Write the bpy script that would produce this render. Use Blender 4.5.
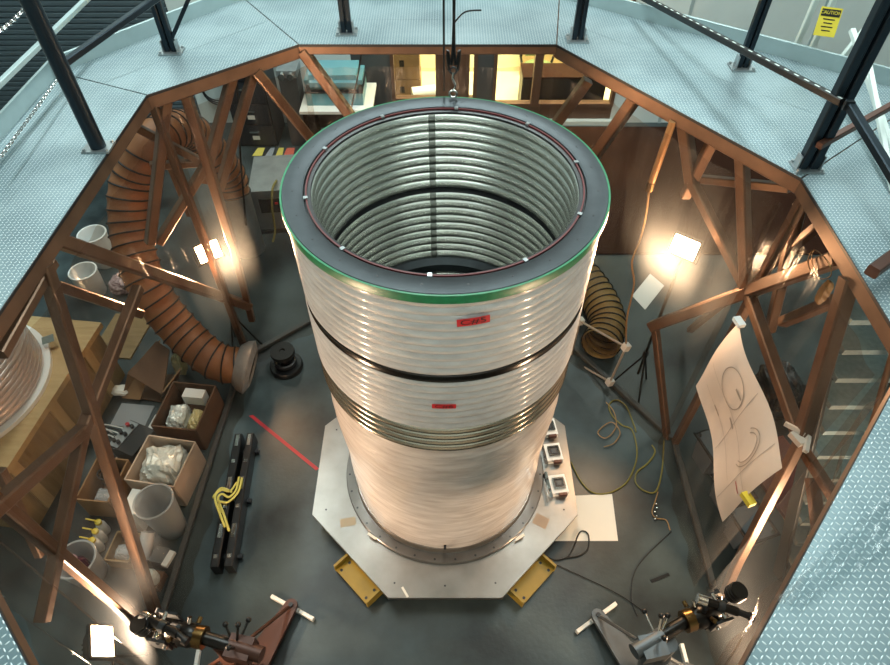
import bpy, bmesh, math, random
import numpy as np
from mathutils import Vector, Matrix
random.seed(7)
for o in list(bpy.data.objects): bpy.data.objects.remove(o)
scn = bpy.context.scene
COL = scn.collection
# ------------------------------------------------------------------ camera
F = 628.386; P = 0.854; SC = 0.85
CH = .24 + 5.851*SC; CD = 3.254*SC; TOP = CH - 2.295*SC      # camera height, distance, vessel top
cam = bpy.data.objects.new('camera', bpy.data.cameras.new('camera')); COL.objects.link(cam)
cam.data.sensor_width = 36; cam.data.lens = F/890*36; cam.data.clip_start = .05; cam.data.clip_end = 100
cam.location = (0, -CD, CH); cam.rotation_euler = (math.pi/2-P, 0, 0)
scn.camera = cam
# ------------------------------------------------------------------ world, exposure, hall lights
scn.view_settings.view_transform = 'Standard'; scn.view_settings.look = 'None'
scn.view_settings.gamma = 1; scn.view_settings.use_curve_mapping = False
scn.view_settings.exposure = 0.1
w = bpy.data.worlds.new('hall_air'); scn.world = w; w.use_nodes = True
w.node_tree.nodes['Background'].inputs[0].default_value = (0, 0, 0, 1)        # closed hall: no sky, only its lamps
w.node_tree.nodes['Background'].inputs[1].default_value = 0
def area(name, loc, tgt, sx, sy, power, col):
    l = bpy.data.lights.new(name, 'AREA'); l.shape = 'RECTANGLE'; l.size = sx; l.size_y = sy; l.energy = power; l.color = col
    o = bpy.data.objects.new(name, l); COL.objects.link(o); o.location = loc
    o.rotation_euler = (Vector(tgt)-Vector(loc)).to_track_quat('-Z', 'Y').to_euler(); return o
COOL = (.86, 1, .97)
for x in (-3.6, 0, 3.6):                       # rows of hall fluorescents overhead
    area('hall_fluorescent_offscreen', (x, 3.1, 8.2), (x, 3.1, 0), .5, 5.4, 330, COOL)
area('hall_fluorescent_offscreen', (0, -3.4, 8.2), (0, -3.4, 0), 7, .5, 110, COOL)
# ------------------------------------------------------------------ pixel helpers: a pixel gives a direction only
SP, CP = math.sin(P), math.cos(P)
def ray(px, py):
    a = (px-445)/F; b = -(py-332.5)/F
    return Vector((a, CP+b*SP, -SP+b*CP))
def U(px, py, z=None, y=None, x=None, t=None):
    d = ray(px, py)
    k = t if t is not None else (z-CH)/d.z if z is not None else (y+CD)/d.y if y is not None else x/d.x
    return Vector((0, -CD, CH)) + k*d
OCT = dict(A=(-2.08,1.36), B=(-1.14,2.14), C=(.87,2.14), D=(2.12,.38), E=(2.11,-.98), G=(.80,-2.42), I=(-1.15,-2.43), K=(-2.17,-1.42))
def wallplane(wn, off=0):
    a = Vector(OCT[wn[0]]); b = Vector(OCT[wn[1]]); t = (b-a).normalized(); n = Vector((-t.y, t.x))
    if n.dot(a) < 0: n = -n
    return n, n.dot(a)+off
def W(px, py, wn, off=0):
    n, c = wallplane(wn, off); d = ray(px, py)
    k = (c + n.y*CD)/(n.x*d.x+n.y*d.y)
    return Vector((0, -CD, CH)) + k*d
# ------------------------------------------------------------------ materials
def lin(h):
    h = h.lstrip('#'); c = [int(h[i:i+2], 16)/255 for i in (0, 2, 4)]
    return tuple((v/12.92 if v <= .04045 else ((v+.055)/1.055)**2.4) for v in c) + (1,)
MATS = {}
def mat(name, hexc, rough=.5, metal=0., noise=0., scale=8., hex2=None, bump=0., bscale=60., stretch=None, coat=0., trans=0., emit=None, estr=0., alpha=1.):
    if name in MATS: return MATS[name]
    m = bpy.data.materials.new(name); m.use_nodes = True; nt = m.node_tree; N = nt.nodes; L = nt.links
    b = N['Principled BSDF']; c = lin(hexc)
    b.inputs['Base Color'].default_value = c; b.inputs['Roughness'].default_value = rough; b.inputs['Metallic'].default_value = metal
    b.inputs['Coat Weight'].default_value = coat; b.inputs['Coat Roughness'].default_value = .12
    b.inputs['Transmission Weight'].default_value = trans; b.inputs['Alpha'].default_value = alpha
    if emit:
        b.inputs['Emission Color'].default_value = lin(emit); b.inputs['Emission Strength'].default_value = estr
    tc = N.new('ShaderNodeTexCoord'); mp = N.new('ShaderNodeMapping'); L.new(tc.outputs['Object'], mp.inputs['Vector'])
    if stretch: mp.inputs['Scale'].default_value = stretch
    if noise > 0 or hex2:
        n = N.new('ShaderNodeTexNoise'); n.inputs['Scale'].default_value = scale; n.inputs['Detail'].default_value = 6
        L.new(mp.outputs[0], n.inputs['Vector'])
        r = N.new('ShaderNodeValToRGB'); L.new(n.outputs['Fac'], r.inputs['Fac'])
        r.color_ramp.elements[0].position = .3; r.color_ramp.elements[1].position = .7
        c2 = lin(hex2) if hex2 else tuple(min(1, v*(1+noise)) for v in c[:3])+(1,)
        c1 = c if hex2 else tuple(v*(1-noise) for v in c[:3])+(1,)
        r.color_ramp.elements[0].color = c1; r.color_ramp.elements[1].color = c2
        L.new(r.outputs[0], b.inputs['Base Color'])
    if bump > 0:
        n2 = N.new('ShaderNodeTexNoise'); n2.inputs['Scale'].default_value = bscale; n2.inputs['Detail'].default_value = 4
        L.new(mp.outputs[0], n2.inputs['Vector'])
        bp = N.new('ShaderNodeBump'); bp.inputs['Strength'].default_value = bump; bp.inputs['Distance'].default_value = .01
        L.new(n2.outputs['Fac'], bp.inputs['Height']); L.new(bp.outputs[0], b.inputs['Normal'])
    MATS[name] = m; return m
def tread_material():
    m = bpy.data.materials.new('tread_plate'); m.use_nodes = True; nt = m.node_tree; N = nt.nodes; L = nt.links
    b = N['Principled BSDF']; b.inputs['Metallic'].default_value = .5; b.inputs['Roughness'].default_value = .38
    g = N.new('ShaderNodeNewGeometry'); s = N.new('ShaderNodeSeparateXYZ'); L.new(g.outputs['Position'], s.inputs[0])
    def mth(op, a, c=None, d=None):
        n = N.new('ShaderNodeMath'); n.operation = op
        for i, v in enumerate((a, c, d)):
            if v is None: continue
            if isinstance(v, (int, float)): n.inputs[i].default_value = v
            else: L.new(v, n.inputs[i])
        return n.outputs[0]
    q = 1/.0215
    u = mth('MULTIPLY', s.outputs[0], q); v = mth('MULTIPLY', s.outputs[1], q)
    fu = mth('SUBTRACT', mth('FRACT', u), .5); fv = mth('SUBTRACT', mth('FRACT', v), .5)
    par = mth('MODULO', mth('ABSOLUTE', mth('ADD', mth('FLOOR', u), mth('FLOOR', v))), 2.0)
    sg = mth('SUBTRACT', mth('MULTIPLY', par, 2.0), 1.0)           # +1 / -1
    a = mth('ADD', fu, mth('MULTIPLY', fv, sg)); c = mth('SUBTRACT', fu, mth('MULTIPLY', fv, sg))
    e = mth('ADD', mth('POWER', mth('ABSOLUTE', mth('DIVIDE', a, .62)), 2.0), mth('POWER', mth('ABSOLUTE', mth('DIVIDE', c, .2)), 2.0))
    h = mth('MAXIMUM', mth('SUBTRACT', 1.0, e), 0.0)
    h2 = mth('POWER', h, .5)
    bp = N.new('ShaderNodeBump'); bp.inputs['Strength'].default_value = .5; bp.inputs['Distance'].default_value = .003
    L.new(h2, bp.inputs['Height']); L.new(bp.outputs[0], b.inputs['Normal'])
    n = N.new('ShaderNodeTexNoise'); n.inputs['Scale'].default_value = 2.2; n.inputs['Detail'].default_value = 8; L.new(g.outputs['Position'], n.inputs['Vector'])
    r = N.new('ShaderNodeValToRGB'); L.new(n.outputs['Fac'], r.inputs['Fac'])
    r.color_ramp.elements[0].position = .35; r.color_ramp.elements[1].position = .7
    r.color_ramp.elements[0].color = lin('70848b'); r.color_ramp.elements[1].color = lin('93a5ab')
    mx = N.new('ShaderNodeMix'); mx.data_type = 'RGBA'; L.new(h2, mx.inputs[0]); L.new(r.outputs[0], mx.inputs[6]); mx.inputs[7].default_value = lin('c9d3d6')   # lozenge tops paler: mild wear, plus their glint put into the colour
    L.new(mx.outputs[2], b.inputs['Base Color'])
    return m
def film_material(name, gloss, haze, tint, blur=0., bs=.8):
    m = bpy.data.materials.new(name); m.use_nodes = True; nt = m.node_tree; N = nt.nodes; L = nt.links
    N.remove(N['Principled BSDF']); out = N['Material Output']
    tr = N.new('ShaderNodeBsdfTransparent'); tr.inputs[0].default_value = lin(tint)
    gl = N.new('ShaderNodeBsdfGlossy'); gl.inputs['Roughness'].default_value = .2
    df = N.new('ShaderNodeBsdfTranslucent'); df.inputs[0].default_value = (.8, .8, .8, 1)
    tc = N.new('ShaderNodeTexCoord'); mp = N.new('ShaderNodeMapping'); mp.inputs['Scale'].default_value = (9, 9, 1.2)
    L.new(tc.outputs['Object'], mp.inputs[0])
    n = N.new('ShaderNodeTexNoise'); n.inputs['Scale'].default_value = 1.0; n.inputs['Detail'].default_value = 5; L.new(mp.outputs[0], n.inputs['Vector'])
    bp = N.new('ShaderNodeBump'); bp.inputs['Strength'].default_value = bs; bp.inputs['Distance'].default_value = .05
    L.new(n.outputs['Fac'], bp.inputs['Height']); L.new(bp.outputs[0], gl.inputs['Normal'])
    lw = N.new('ShaderNodeLayerWeight'); lw.inputs['Blend'].default_value = .25
    mm = N.new('ShaderNodeMath'); mm.operation = 'MULTIPLY_ADD'; mm.inputs[1].default_value = gloss*1.5; mm.inputs[2].default_value = gloss
    L.new(lw.outputs['Fresnel'], mm.inputs[0])
    m1 = N.new('ShaderNodeMixShader'); m1.inputs[0].default_value = haze; L.new(tr.outputs[0], m1.inputs[1]); L.new(df.outputs[0], m1.inputs[2])
    m2 = N.new('ShaderNodeMixShader'); L.new(mm.outputs[0], m2.inputs[0]); L.new(m1.outputs[0], m2.inputs[1]); L.new(gl.outputs[0], m2.inputs[2])
    last = m2
    if blur > 0:                                 # forward scatter of thin film: soft halo around lamps behind it
        rf = N.new('ShaderNodeBsdfRefraction'); rf.inputs['IOR'].default_value = 1.12; rf.inputs['Roughness'].default_value = .55
        m3 = N.new('ShaderNodeMixShader'); m3.inputs[0].default_value = blur; L.new(m2.outputs[0], m3.inputs[1]); L.new(rf.outputs[0], m3.inputs[2]); last = m3
    L.new(last.outputs[0], out.inputs[0]); return m
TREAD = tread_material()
FILM = film_material('plastic_film', .022, .022, 'e9dfd7')
FILMC = film_material('clean_plastic_film', .015, .015, 'f2ece8')
CLEAR = film_material('window_glass', .04, .0, 'f4faf6')
M_floor = mat('concrete', '171d1e', .38, 0, hex2='424e50', scale=1.3, bump=.12, bscale=30)
_r = [n for n in M_floor.node_tree.nodes if n.type == 'VALTORGB'][0]; _r.color_ramp.elements[0].position = .36; _r.color_ramp.elements[1].position = .66
M_tube = mat('bronze_tube', '6d5443', .36, .6, noise=.18, scale=6)
M_rail = mat('dark_rail', '1e2a33', .35, .6)
M_steel = mat('brushed_steel', '43474a', .45, .9, noise=.08, scale=14, bump=.04, bscale=90)
M_liner = mat('liner_steel', 'd2d3cc', .25, .92, noise=.05, scale=5)
M_rib = mat('bare_rib_steel', 'b0a696', .2, .95)
M_dark = mat('near_black', '15161a', .4)
M_black = mat('black_paint', '08090b', .4)
M_wrap = mat('wrapped_shell', 'b3aeac', .36, .0, hex2='cdc9c6', scale=7, stretch=(1, 1, 4), bump=.55, bscale=60, coat=.7)
M_wraplow = mat('loose_film', 'b3aaa5', .3, .0, hex2='d9d3cf', scale=4, stretch=(1, 1, 6), bump=1.0, bscale=6, coat=.8)
M_green = mat('green_tape', '127048', .4, 0, noise=.2, scale=30)
M_plate = mat('aluminium_plate', '8f8b86', .33, .85, noise=.12, scale=5, bump=.04, bscale=40)
M_yellow = mat('yellow_paint', '8f7826', .45, 0, noise=.12)
M_red = mat('red_tag', 'c4232b', .5)
M_redt = mat('red_tape', 'a3222a', .5)
M_card = mat('cardboard', '8a6a49', .8, 0, noise=.15, scale=6)
M_cardd = mat('dark_cardboard', '5d432f', .8, 0, noise=.2, scale=5)
M_white = mat('white_plastic', 'd8dad8', .35)
M_paper = mat('white_paper', 'd9d6cd', .7)
M_plan = mat('plan_paper', 'cdbcae', .75, 0, noise=.05, scale=3)
M_print = mat('print_grey', '9c8d80', .8)
M_ink = mat('ink', '1a1012', .6)
M_ghost = mat('frosted_plastic', 'c6cdd2', .35, 0, trans=.3, alpha=.62)
M_hose = mat('hose_fabric', '875630', .55, 0, hex2='663f22', scale=3, bump=.25, bscale=14)
M_hosey = mat('hose_fabric_tan', '8d7238', .55, 0, hex2='6b5228', scale=4, bump=.25, bscale=14)
M_wire = mat('wire_black', '0d0a09', .6)
M_wood = mat('plywood', 'b49a6d', .6, 0, hex2='a1865a', scale=3, stretch=(1, 8, 1))
M_woodd = mat('crate_wood', '8d7650', .65, 0, hex2='78623f', scale=3, stretch=(1, 8, 1))
M_toe = mat('toe_board_paint', '9fb0b2', .4, .3, noise=.06)
M_wrail = mat('white_rail_paint', 'cfdad6', .4)
M_blue = mat('blue_cap', '1b2f8f', .4)
M_brownwall = mat('brown_mat', '2a170f', .9, 0, noise=.2, scale=2)
M_brownwall.node_tree.nodes['Principled BSDF'].inputs['Specular IOR Level'].default_value = .08
M_cream = mat('cream_wall', 'd9cfae', .7, 0, noise=.04)
M_wallw = mat('white_wall', 'c3cdcb', .6, 0, noise=.05, scale=2)
M_frame = mat('brown_frame', '5c4231', .45, .2)
M_greyp = mat('grey_post', '4a4c4c', .5, .3)
M_duct = mat('galvanised', 'a6abad', .34, .85, noise=.14, scale=6)
M_teal = mat('teal_case', '5d8f97', .35, .1)
M_cableY = mat('yellow_cable', '6f682c', .5)
M_cableK = mat('black_cable', '111214', .5)
M_cableO = mat('orange_cable', '8a6a40', .5)
M_strap = mat('yellow_strap', 'bdb25a', .55)
M_lampbody = mat('lamp_housing', '20201f', .45, .4)
M_lampface = mat('lamp_glass', 'ffffff', .3, 0, emit='ffd49c', estr=400)
M_brass = mat('brass', '5f4a2a', .3, .9)
M_inst = mat('instrument_black', '1b1917', .3, .5)
M_ironb = mat('brown_iron', '4a2e24', .42, .4, noise=.15)
M_irong = mat('grey_iron', '5b5f62', .42, .5, noise=.1)
M_chrome = mat('chrome', 'd0d0ce', .12, 1)
M_sign = mat('sign_yellow', 'd9c43c', .5)
M_matY = mat('stripe_yellow', 'c9bd5a', .6); M_matG = mat('stripe_grey', '8a9198', .6); M_matR = mat('stripe_red', 'c76250', .6)
M_olive = mat('chair_olive', '5f6a3f', .6)
M_bubble = mat('bubble_wrap', 'c9d0cc', .2, .1, noise=.2, scale=20, bump=.9, bscale=22, coat=.6)
M_tread2 = mat('stair_grating', '97a8ab', .45, .5, noise=.12, scale=30)
M_rolldoor = mat('roll_door_grey', '56646b', .45, .4)
# ------------------------------------------------------------------ mesh helpers
ORG = {}
def obj(name, vf, m, parent=None, smooth=False, label=None, cat=None, group=None, kind=None):
    V_, F_ = vf
    V_ = np.asarray([tuple(v) for v in V_], dtype=float)
    if parent is not None: off = np.array(ORG[parent.name])
    else:
        mn, mx = V_.min(0), V_.max(0); off = np.array(((mn[0]+mx[0])/2, (mn[1]+mx[1])/2, mn[2]))
    me = bpy.data.meshes.new(name); me.from_pydata((V_-off).tolist(), [], F_); me.update()
    if smooth:
        me.polygons.foreach_set('use_smooth', [True]*len(me.polygons))
        try: me.set_sharp_from_angle(angle=math.radians(40))
        except Exception: pass
    me.materials.append(m)
    o = bpy.data.objects.new(name, me); COL.objects.link(o)
    ORG[o.name] = tuple(off)
    if parent is not None:
        o.parent = parent                       # child origin coincides with its parent's
    else: o.location = off
    tag(o, label, cat, group, kind); return o
def tag(o, label=None, cat=None, group=None, kind=None):
    if label: o['label'] = label
    if cat: o['category'] = cat
    if group: o['group'] = group
    if kind: o['kind'] = kind
def thing(name, loc, label=None, cat=None, group=None, kind=None):
    o = bpy.data.objects.new(name, None); COL.objects.link(o); o.location = loc; ORG[o.name] = tuple(loc); o.empty_display_size = .1
    tag(o, label, cat, group, kind); return o
def join(*vfs):
    V_, F_ = [], []
    for v, f in vfs:
        k = len(V_); V_ += [tuple(x) for x in v]; F_ += [tuple(i+k for i in q) for q in f]
    return V_, F_
BF = [(0,3,2,1),(4,5,6,7),(0,1,5,4),(1,2,6,5),(2,3,7,6),(3,0,4,7)]
def box(c, s, rz=0., ry=0., rx=0., taper=1.):
    R = Matrix.Rotation(rz, 3, 'Z') @ Matrix.Rotation(ry, 3, 'Y') @ Matrix.Rotation(rx, 3, 'X')
    V_ = []
    for z in (-.5, .5):
        k = 1 if z < 0 else taper
        for x, y in ((-.5,-.5),(.5,-.5),(.5,.5),(-.5,.5)):
            V_.append(Vector(c) + R @ Vector((x*s[0]*k, y*s[1]*k, z*s[2])))
    return V_, BF
def frame_of(d):
    d = d.normalized(); up = Vector((0, 0, 1)) if abs(d.z) < .95 else Vector((0, 1, 0))
    a = d.cross(up).normalized(); b = a.cross(d).normalized(); return a, b
def bar(p, q, w_, h_=None):                     # square tube with chamfered corners between two points
    p, q = Vector(p), Vector(q); h_ = h_ or w_; a, b = frame_of(q-p); c = .12*min(w_, h_)
    prof = [(w_/2, h_/2-c), (w_/2-c, h_/2), (-w_/2+c, h_/2), (-w_/2, h_/2-c), (-w_/2, -h_/2+c), (-w_/2+c, -h_/2), (w_/2-c, -h_/2), (w_/2, -h_/2+c)]
    V_ = [p+a*x+b*y for x, y in prof] + [q+a*x+b*y for x, y in prof]; n = 8
    return V_, [tuple(range(n-1, -1, -1)), tuple(range(n, 2*n))] + [(i, (i+1) % n, n+(i+1) % n, n+i) for i in range(n)]
def cyl(p, q, r, r2=None, n=16, caps=True):
    p, q = Vector(p), Vector(q); r2 = r if r2 is None else r2; a, b = frame_of(q-p)
    cs = [(math.cos(2*math.pi*i/n), math.sin(2*math.pi*i/n)) for i in range(n)]
    V_ = [p+a*x*r+b*y*r for x, y in cs] + [q+a*x*r2+b*y*r2 for x, y in cs]
    F_ = [(i, (i+1) % n, n+(i+1) % n, n+i) for i in range(n)]
    if caps: F_ += [tuple(range(n-1, -1, -1)), tuple(range(n, 2*n))]
    return V_, F_
def lathe(prof, c=(0,0,0), n=96, closed=False, axis=None):
    V_, F_ = [], []; k = len(prof)
    if axis is not None:
        ax = Vector(axis).normalized(); a, b = frame_of(ax)
    for i in range(n):
        t = 2*math.pi*i/n
        for r, z in prof:
            if axis is None: V_.append((c[0]+r*math.cos(t), c[1]+r*math.sin(t), c[2]+z))
            else: V_.append(Vector(c)+ax*z+a*r*math.cos(t)+b*r*math.sin(t))
    for i in range(n):
        j = (i+1) % n
        for q in range(k if closed else k-1):
            q2 = (q+1) % k
            F_.append((i*k+q, j*k+q, j*k+q2, i*k+q2))
    return V_, F_
def smoothpath(pts, m=8):
    pts = [Vector(p) for p in pts]; out = []
    for i in range(len(pts)-1):
        p0 = pts[max(i-1, 0)]; p1 = pts[i]; p2 = pts[i+1]; p3 = pts[min(i+2, len(pts)-1)]
        for k in range(m):
            t = k/m
            out.append(.5*((2*p1)+(p2-p0)*t+(2*p0-5*p1+4*p2-p3)*t*t+(3*p1-p0-3*p2+p3)*t**3))
    out.append(pts[-1]); return out
def sweep(path, r, n=8, caps=True):             # r: number or f(i, s, theta)
    path = [Vector(p) for p in path]; V_, F_ = [], []; m = len(path); s = 0; a = b = None
    for i, p in enumerate(path):
        d = (path[min(i+1, m-1)]-path[max(i-1, 0)]).normalized()
        if a is None: a, b = frame_of(d)
        else:
            a = (a-d*a.dot(d)).normalized(); b = d.cross(a)
        if i: s += (p-path[i-1]).length
        for j in range(n):
            t = 2*math.pi*j/n; rr = r(i, s, t) if callable(r) else r
            V_.append(p+a*math.cos(t)*rr+b*math.sin(t)*rr)
    for i in range(m-1):
        for j in range(n):
            F_.append((i*n+j, i*n+(j+1) % n, (i+1)*n+(j+1) % n, (i+1)*n+j))
    if caps: F_ += [tuple(range(n-1, -1, -1)), tuple(range((m-1)*n, m*n))]
    return V_, F_
def prism(poly, z0, z1):
    n = len(poly); a = sum(poly[i][0]*poly[(i+1) % n][1]-poly[(i+1) % n][0]*poly[i][1] for i in range(n))
    if a < 0: poly = poly[::-1]
    V_ = [(x, y, z0) for x, y in poly]+[(x, y, z1) for x, y in poly]
    return V_, [tuple(range(n-1, -1, -1)), tuple(range(n, 2*n))]+[(i, (i+1) % n, n+(i+1) % n, n+i) for i in range(n)]
def sheet(fn, nu, nv):
    V_ = [fn(i/nu, j/nv) for j in range(nv+1) for i in range(nu+1)]
    return V_, [(j*(nu+1)+i, j*(nu+1)+i+1, (j+1)*(nu+1)+i+1, (j+1)*(nu+1)+i) for j in range(nv) for i in range(nu)]
def cable(name, pts, r, m, label, cat='cable', group=None, seg=8, n=8):
    return obj(name, sweep(smoothpath(pts, seg), r, n), m, None, True, label, cat, group)
def textmesh(s, size=1.):
    cu = bpy.data.curves.new('t', 'FONT'); cu.body = s; cu.size = size; cu.align_x = 'CENTER'; cu.align_y = 'CENTER'
    o = bpy.data.objects.new('t', cu); COL.objects.link(o)
    me = o.to_mesh(); V_ = [tuple(v.co) for v in me.vertices]; F_ = [tuple(p.vertices) for p in me.polygons]
    o.to_mesh_clear(); bpy.data.objects.remove(o); bpy.data.curves.remove(cu); return V_, F_
def fractal(x, y, z):
    return (math.sin(x*3.1+y*1.7)+math.sin(y*4.3-z*2.2+1)+math.sin(z*5.1+x*2.3+2)+.5*math.sin(x*9+z*7))/3.5
def zfront(py, yy): return U(445, py, y=yy).z
# ================================================================== SETTING
def prismx(x0, x1, y0, y1, z0, z1): return box(((x0+x1)/2, (y0+y1)/2, (z0+z1)/2), (x1-x0, y1-y0, z1-z0))
YB = 6.1
obj('floor', prismx(-9, 9, -4.5, 9.2, -.1, 0), M_floor, kind='structure')
xw = lambda px, py: U(px, py, y=YB).x
WZ = 8.8
x0a, x1a = xw(391, 75), xw(439, 75); x0b, x1b = xw(466, 75), xw(477, 75); x0c, x1c = xw(493, 80), xw(618, 80)
SILL = U(400, 101, y=YB).z; SILL3 = U(600, 106, y=YB).z
HEADZ = 2.3
obj('wall_front', prismx(-9, 8.9, -4.6, -4.5, 0, WZ), M_wallw, kind='structure')
obj('ceiling', prismx(-9, 8.9, -4.6, 9.2, WZ, WZ+.1), M_wallw, kind='structure')
wb = thing('wall_back', (0, YB, 0), kind='structure')
LX = -3.75                                     # right edge of the roll-up door
for nm, a, b_, z0, z1, m in (('wall_panel', -8.9, LX, 4.2, WZ, M_wallw), ('wall_panel', LX, -1.35, 0, WZ, M_wallw), ('wall_panel', -1.35, x0a, 0, WZ, M_greyp), ('wall_panel', x0a, x1a, 0, SILL, M_frame),
        ('wall_panel', x1a, x0b, 0, WZ, M_frame), ('wall_panel', x0b, x1b, 0, SILL, M_frame), ('wall_panel', x1b, x0c, 0, WZ, M_greyp), ('wall_panel', x0c, x1c, 0, SILL3, M_frame),
        ('wall_panel', x0a, x1a, HEADZ, WZ, M_frame), ('wall_panel', x0b, x1b, HEADZ, WZ, M_frame), ('wall_panel', x0c, x1c, HEADZ, WZ, M_frame), ('wall_panel', x1c, 8.8, 0, WZ, M_wallw)):
    obj(nm, prismx(a, b_, YB, YB+.12, z0, z1), m, wb)
for k in range(6):                              # panel joints on the white wall to the right
    obj('joint_strip', prismx(3.3+k*.9, 3.34+k*.9, YB-.015, YB+.01, 0, WZ), M_toe, wb)
obj('trim_1', prismx(x1b, x1c+.2, YB-.09, YB-.005, .0, .07), M_wrail, kind='structure')
def window(name, a, b_, z0, mull):
    t = thing(name, ((a+b_)/2, YB, z0), kind='structure')
    fw = .05
    for q in ((a, a+fw, z0, HEADZ), (b_-fw, b_, z0, HEADZ), (a+fw, b_-fw, z0, z0+fw), (a+fw, b_-fw, HEADZ-fw, HEADZ)):
        obj('window_frame', prismx(q[0], q[1], YB-.03, YB+.09, q[2], q[3]), M_frame, t)
    xs = [a+fw]+mull+[b_-fw]
    for m_ in mull: obj('mullion', prismx(m_-.06, m_+.06, YB-.03, YB+.09, z0+fw, HEADZ-fw), M_frame, t)
    for i in range(len(xs)-1):
        obj('pane', prismx(xs[i]+(.06 if i else 0), xs[i+1]-(.06 if i < len(mull) else 0), YB+.028, YB+.034, z0+fw, HEADZ-fw), CLEAR, t)
window('window_1', x0a, x1a, SILL, [])
window('window_2', x0b, x1b, SILL, [])
window('window_3', x0c, x1c, SILL3, [xw(537, 80)])
# the office behind the glass
obj('wall_office', prismx(-1.4, 4.2, 7.75, 7.85, 0, 2.8), M_cream, kind='structure')
for nm, xx in (('wall_office_left', -1.42), ('wall_office_right', 4.2)): obj(nm, prismx(xx, xx+.08, YB+.12, 7.75, 0, 2.8), M_cream, kind='structure')
obj('ceiling_office', prismx(-1.42, 4.28, YB+.12, 7.85, 2.8, 2.88), M_cream, kind='structure')
obj('floor_office', prismx(-1.34, 4.2, YB+.12, 7.75, .0, .001), M_cream, kind='structure')
area('office_ceiling_lamp_offscreen', (1.2, 6.95, 2.75), (1.2, 6.95, 0), 3.5, .6, 420, (1, .88, .58))
# roll-up door, left: horizontal slats
prof = []
zz = 0
def slat_door():
    V_, F_ = [], []; n = 0; p = .075; k = int(4.2/p)
    for i in range(k):
        for dz, dy in ((0, 0), (.2, -.022), (.8, -.022), (1, 0)):
            V_ += [(-8.9, YB+dy, (i+dz)*p), (LX, YB+dy, (i+dz)*p)]
    m = len(V_)//2
    return V_, [(2*i, 2*i+1, 2*i+3, 2*i+2) for i in range(m-1)]
obj('door_1', slat_door(), M_rolldoor, kind='structure')
obj('wall_left', prismx(-9, -8.9, -4.5, YB, 0, WZ), M_wallw, kind='structure')
obj('wall_right', prismx(8.8, 8.9, -4.5, YB, 0, WZ), M_wallw, kind='structure')
# ================================================================== PLATFORM (deck, edge beams, truss)
DZ = 3.0
plat = thing('access_platform', (0, 0, 0), 'raised octagonal tread-plate walkway on a brown steel tube truss', 'platform')
names = 'ABCDEGIK'
inner = [Vector(OCT[c]) for c in names]
outer = [Vector(v) for v in ((-2.82, 1.68), (-1.75, 3.02), (1.0, 3.05), (3.35, 1.35), (3.6, -1.2), (2.6, -3.9), (-2.0, -3.9), (-2.9, -1.75))]
midf = [.33, .42, .5, .5, .5, .5, .5, .5]
mid = [inner[i].lerp(outer[i], .5) for i in range(8)]
def shrink(poly, g=.004):
    c = sum(poly, Vector((0, 0)))/len(poly); return [tuple(p+(c-p).normalized()*g*1.4) for p in poly]
for i in range(8):
    j = (i+1) % 8
    for a, b_ in ((inner, mid), (mid, outer)):
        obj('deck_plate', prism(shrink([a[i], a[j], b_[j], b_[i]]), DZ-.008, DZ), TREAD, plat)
    # under-deck joist frame
    d = (inner[j]-inner[i]).normalized(); n = Vector((d.y, -d.x))
    if n.dot(inner[i]) < 0: n = -n
    a3 = lambda v, z: Vector((v.x, v.y, z))
    pi, pj = inner[i]+n*.03, inner[j]+n*.03
    bh = .07 if names[i] == 'B' else .10
    obj('edge_beam', bar(a3(pi, DZ-.015-bh/2), a3(pj, DZ-.015-bh/2), .06, bh), M_tube, plat)
    obj('deck_edge_lip', bar(a3(inner[i]+n*.004, DZ-.012), a3(inner[j]+n*.004, DZ-.012), .012, .02), M_dark, plat)
    oi, oj = outer[i]-n*.05, outer[j]-n*.05
    obj('outer_beam', bar(a3(oi, DZ-.1), a3(oj, DZ-.1), .06, .16), M_tube, plat)
    obj('toe_board', bar(a3(outer[i], DZ+.05), a3(outer[j], DZ+.05), .02, .13), M_toe, plat)
    obj('joist', bar(a3(inner[i]+n*.02, DZ-.06), a3(outer[i], DZ-.06), .06, .1), M_tube, plat)
def tube(p, q, w_=.07): obj('truss_tube', bar(p, q, w_), M_tube, plat)
FZ = .04
# left wall
tA = W(60, 240, 'KA'); tA.z = 2.93
bA = Vector((-2.09, 1.36, FZ)); nA = Vector((-2.09, 1.36, 2.9))
def bent(p, q, wa, wb_, oa, ob, w_):              # a member that follows two walls and is joined at their corner node
    best = min((k/400 for k in range(401)), key=lambda s: (W(p[0]+(q[0]-p[0])*s, p[1]+(q[1]-p[1])*s, wa, oa)-W(p[0]+(q[0]-p[0])*s, p[1]+(q[1]-p[1])*s, wb_, ob)).length)
    c = W(p[0]+(q[0]-p[0])*best, p[1]+(q[1]-p[1])*best, wa, oa); tube(W(*p, wa, oa), c, w_); tube(c, W(*q, wb_, ob), w_)
bent((56, 240), (249, 306), 'KA', 'AB', .05, .05, .085)
m2a, m2b = W(44, 265, 'KA', .03), W(152, 602, 'KA', .05); 
low = m2b+(m2b-m2a)*(m2b.z-FZ)/(m2a.z-m2b.z)
tube(m2a, low, .075)
j2 = W(83, 430, 'KA', .05)
tube(W(138, 288, 'KA', .05), j2, .07)
tube(j2, W(-12, 515, 'KA', .05), .08)
tube(j2, W(42, 622, 'KA', .06), .07)
tube(W(55, 285, 'KA', .42), W(140, 314, 'KA', .30), .07)
tube(W(0, 355, 'KA', .03), W(52, 262, 'KA', .05), .06)
tube(W(58, 170, 'KA', .35), W(8, 300, 'KA', .35), .06)
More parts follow.
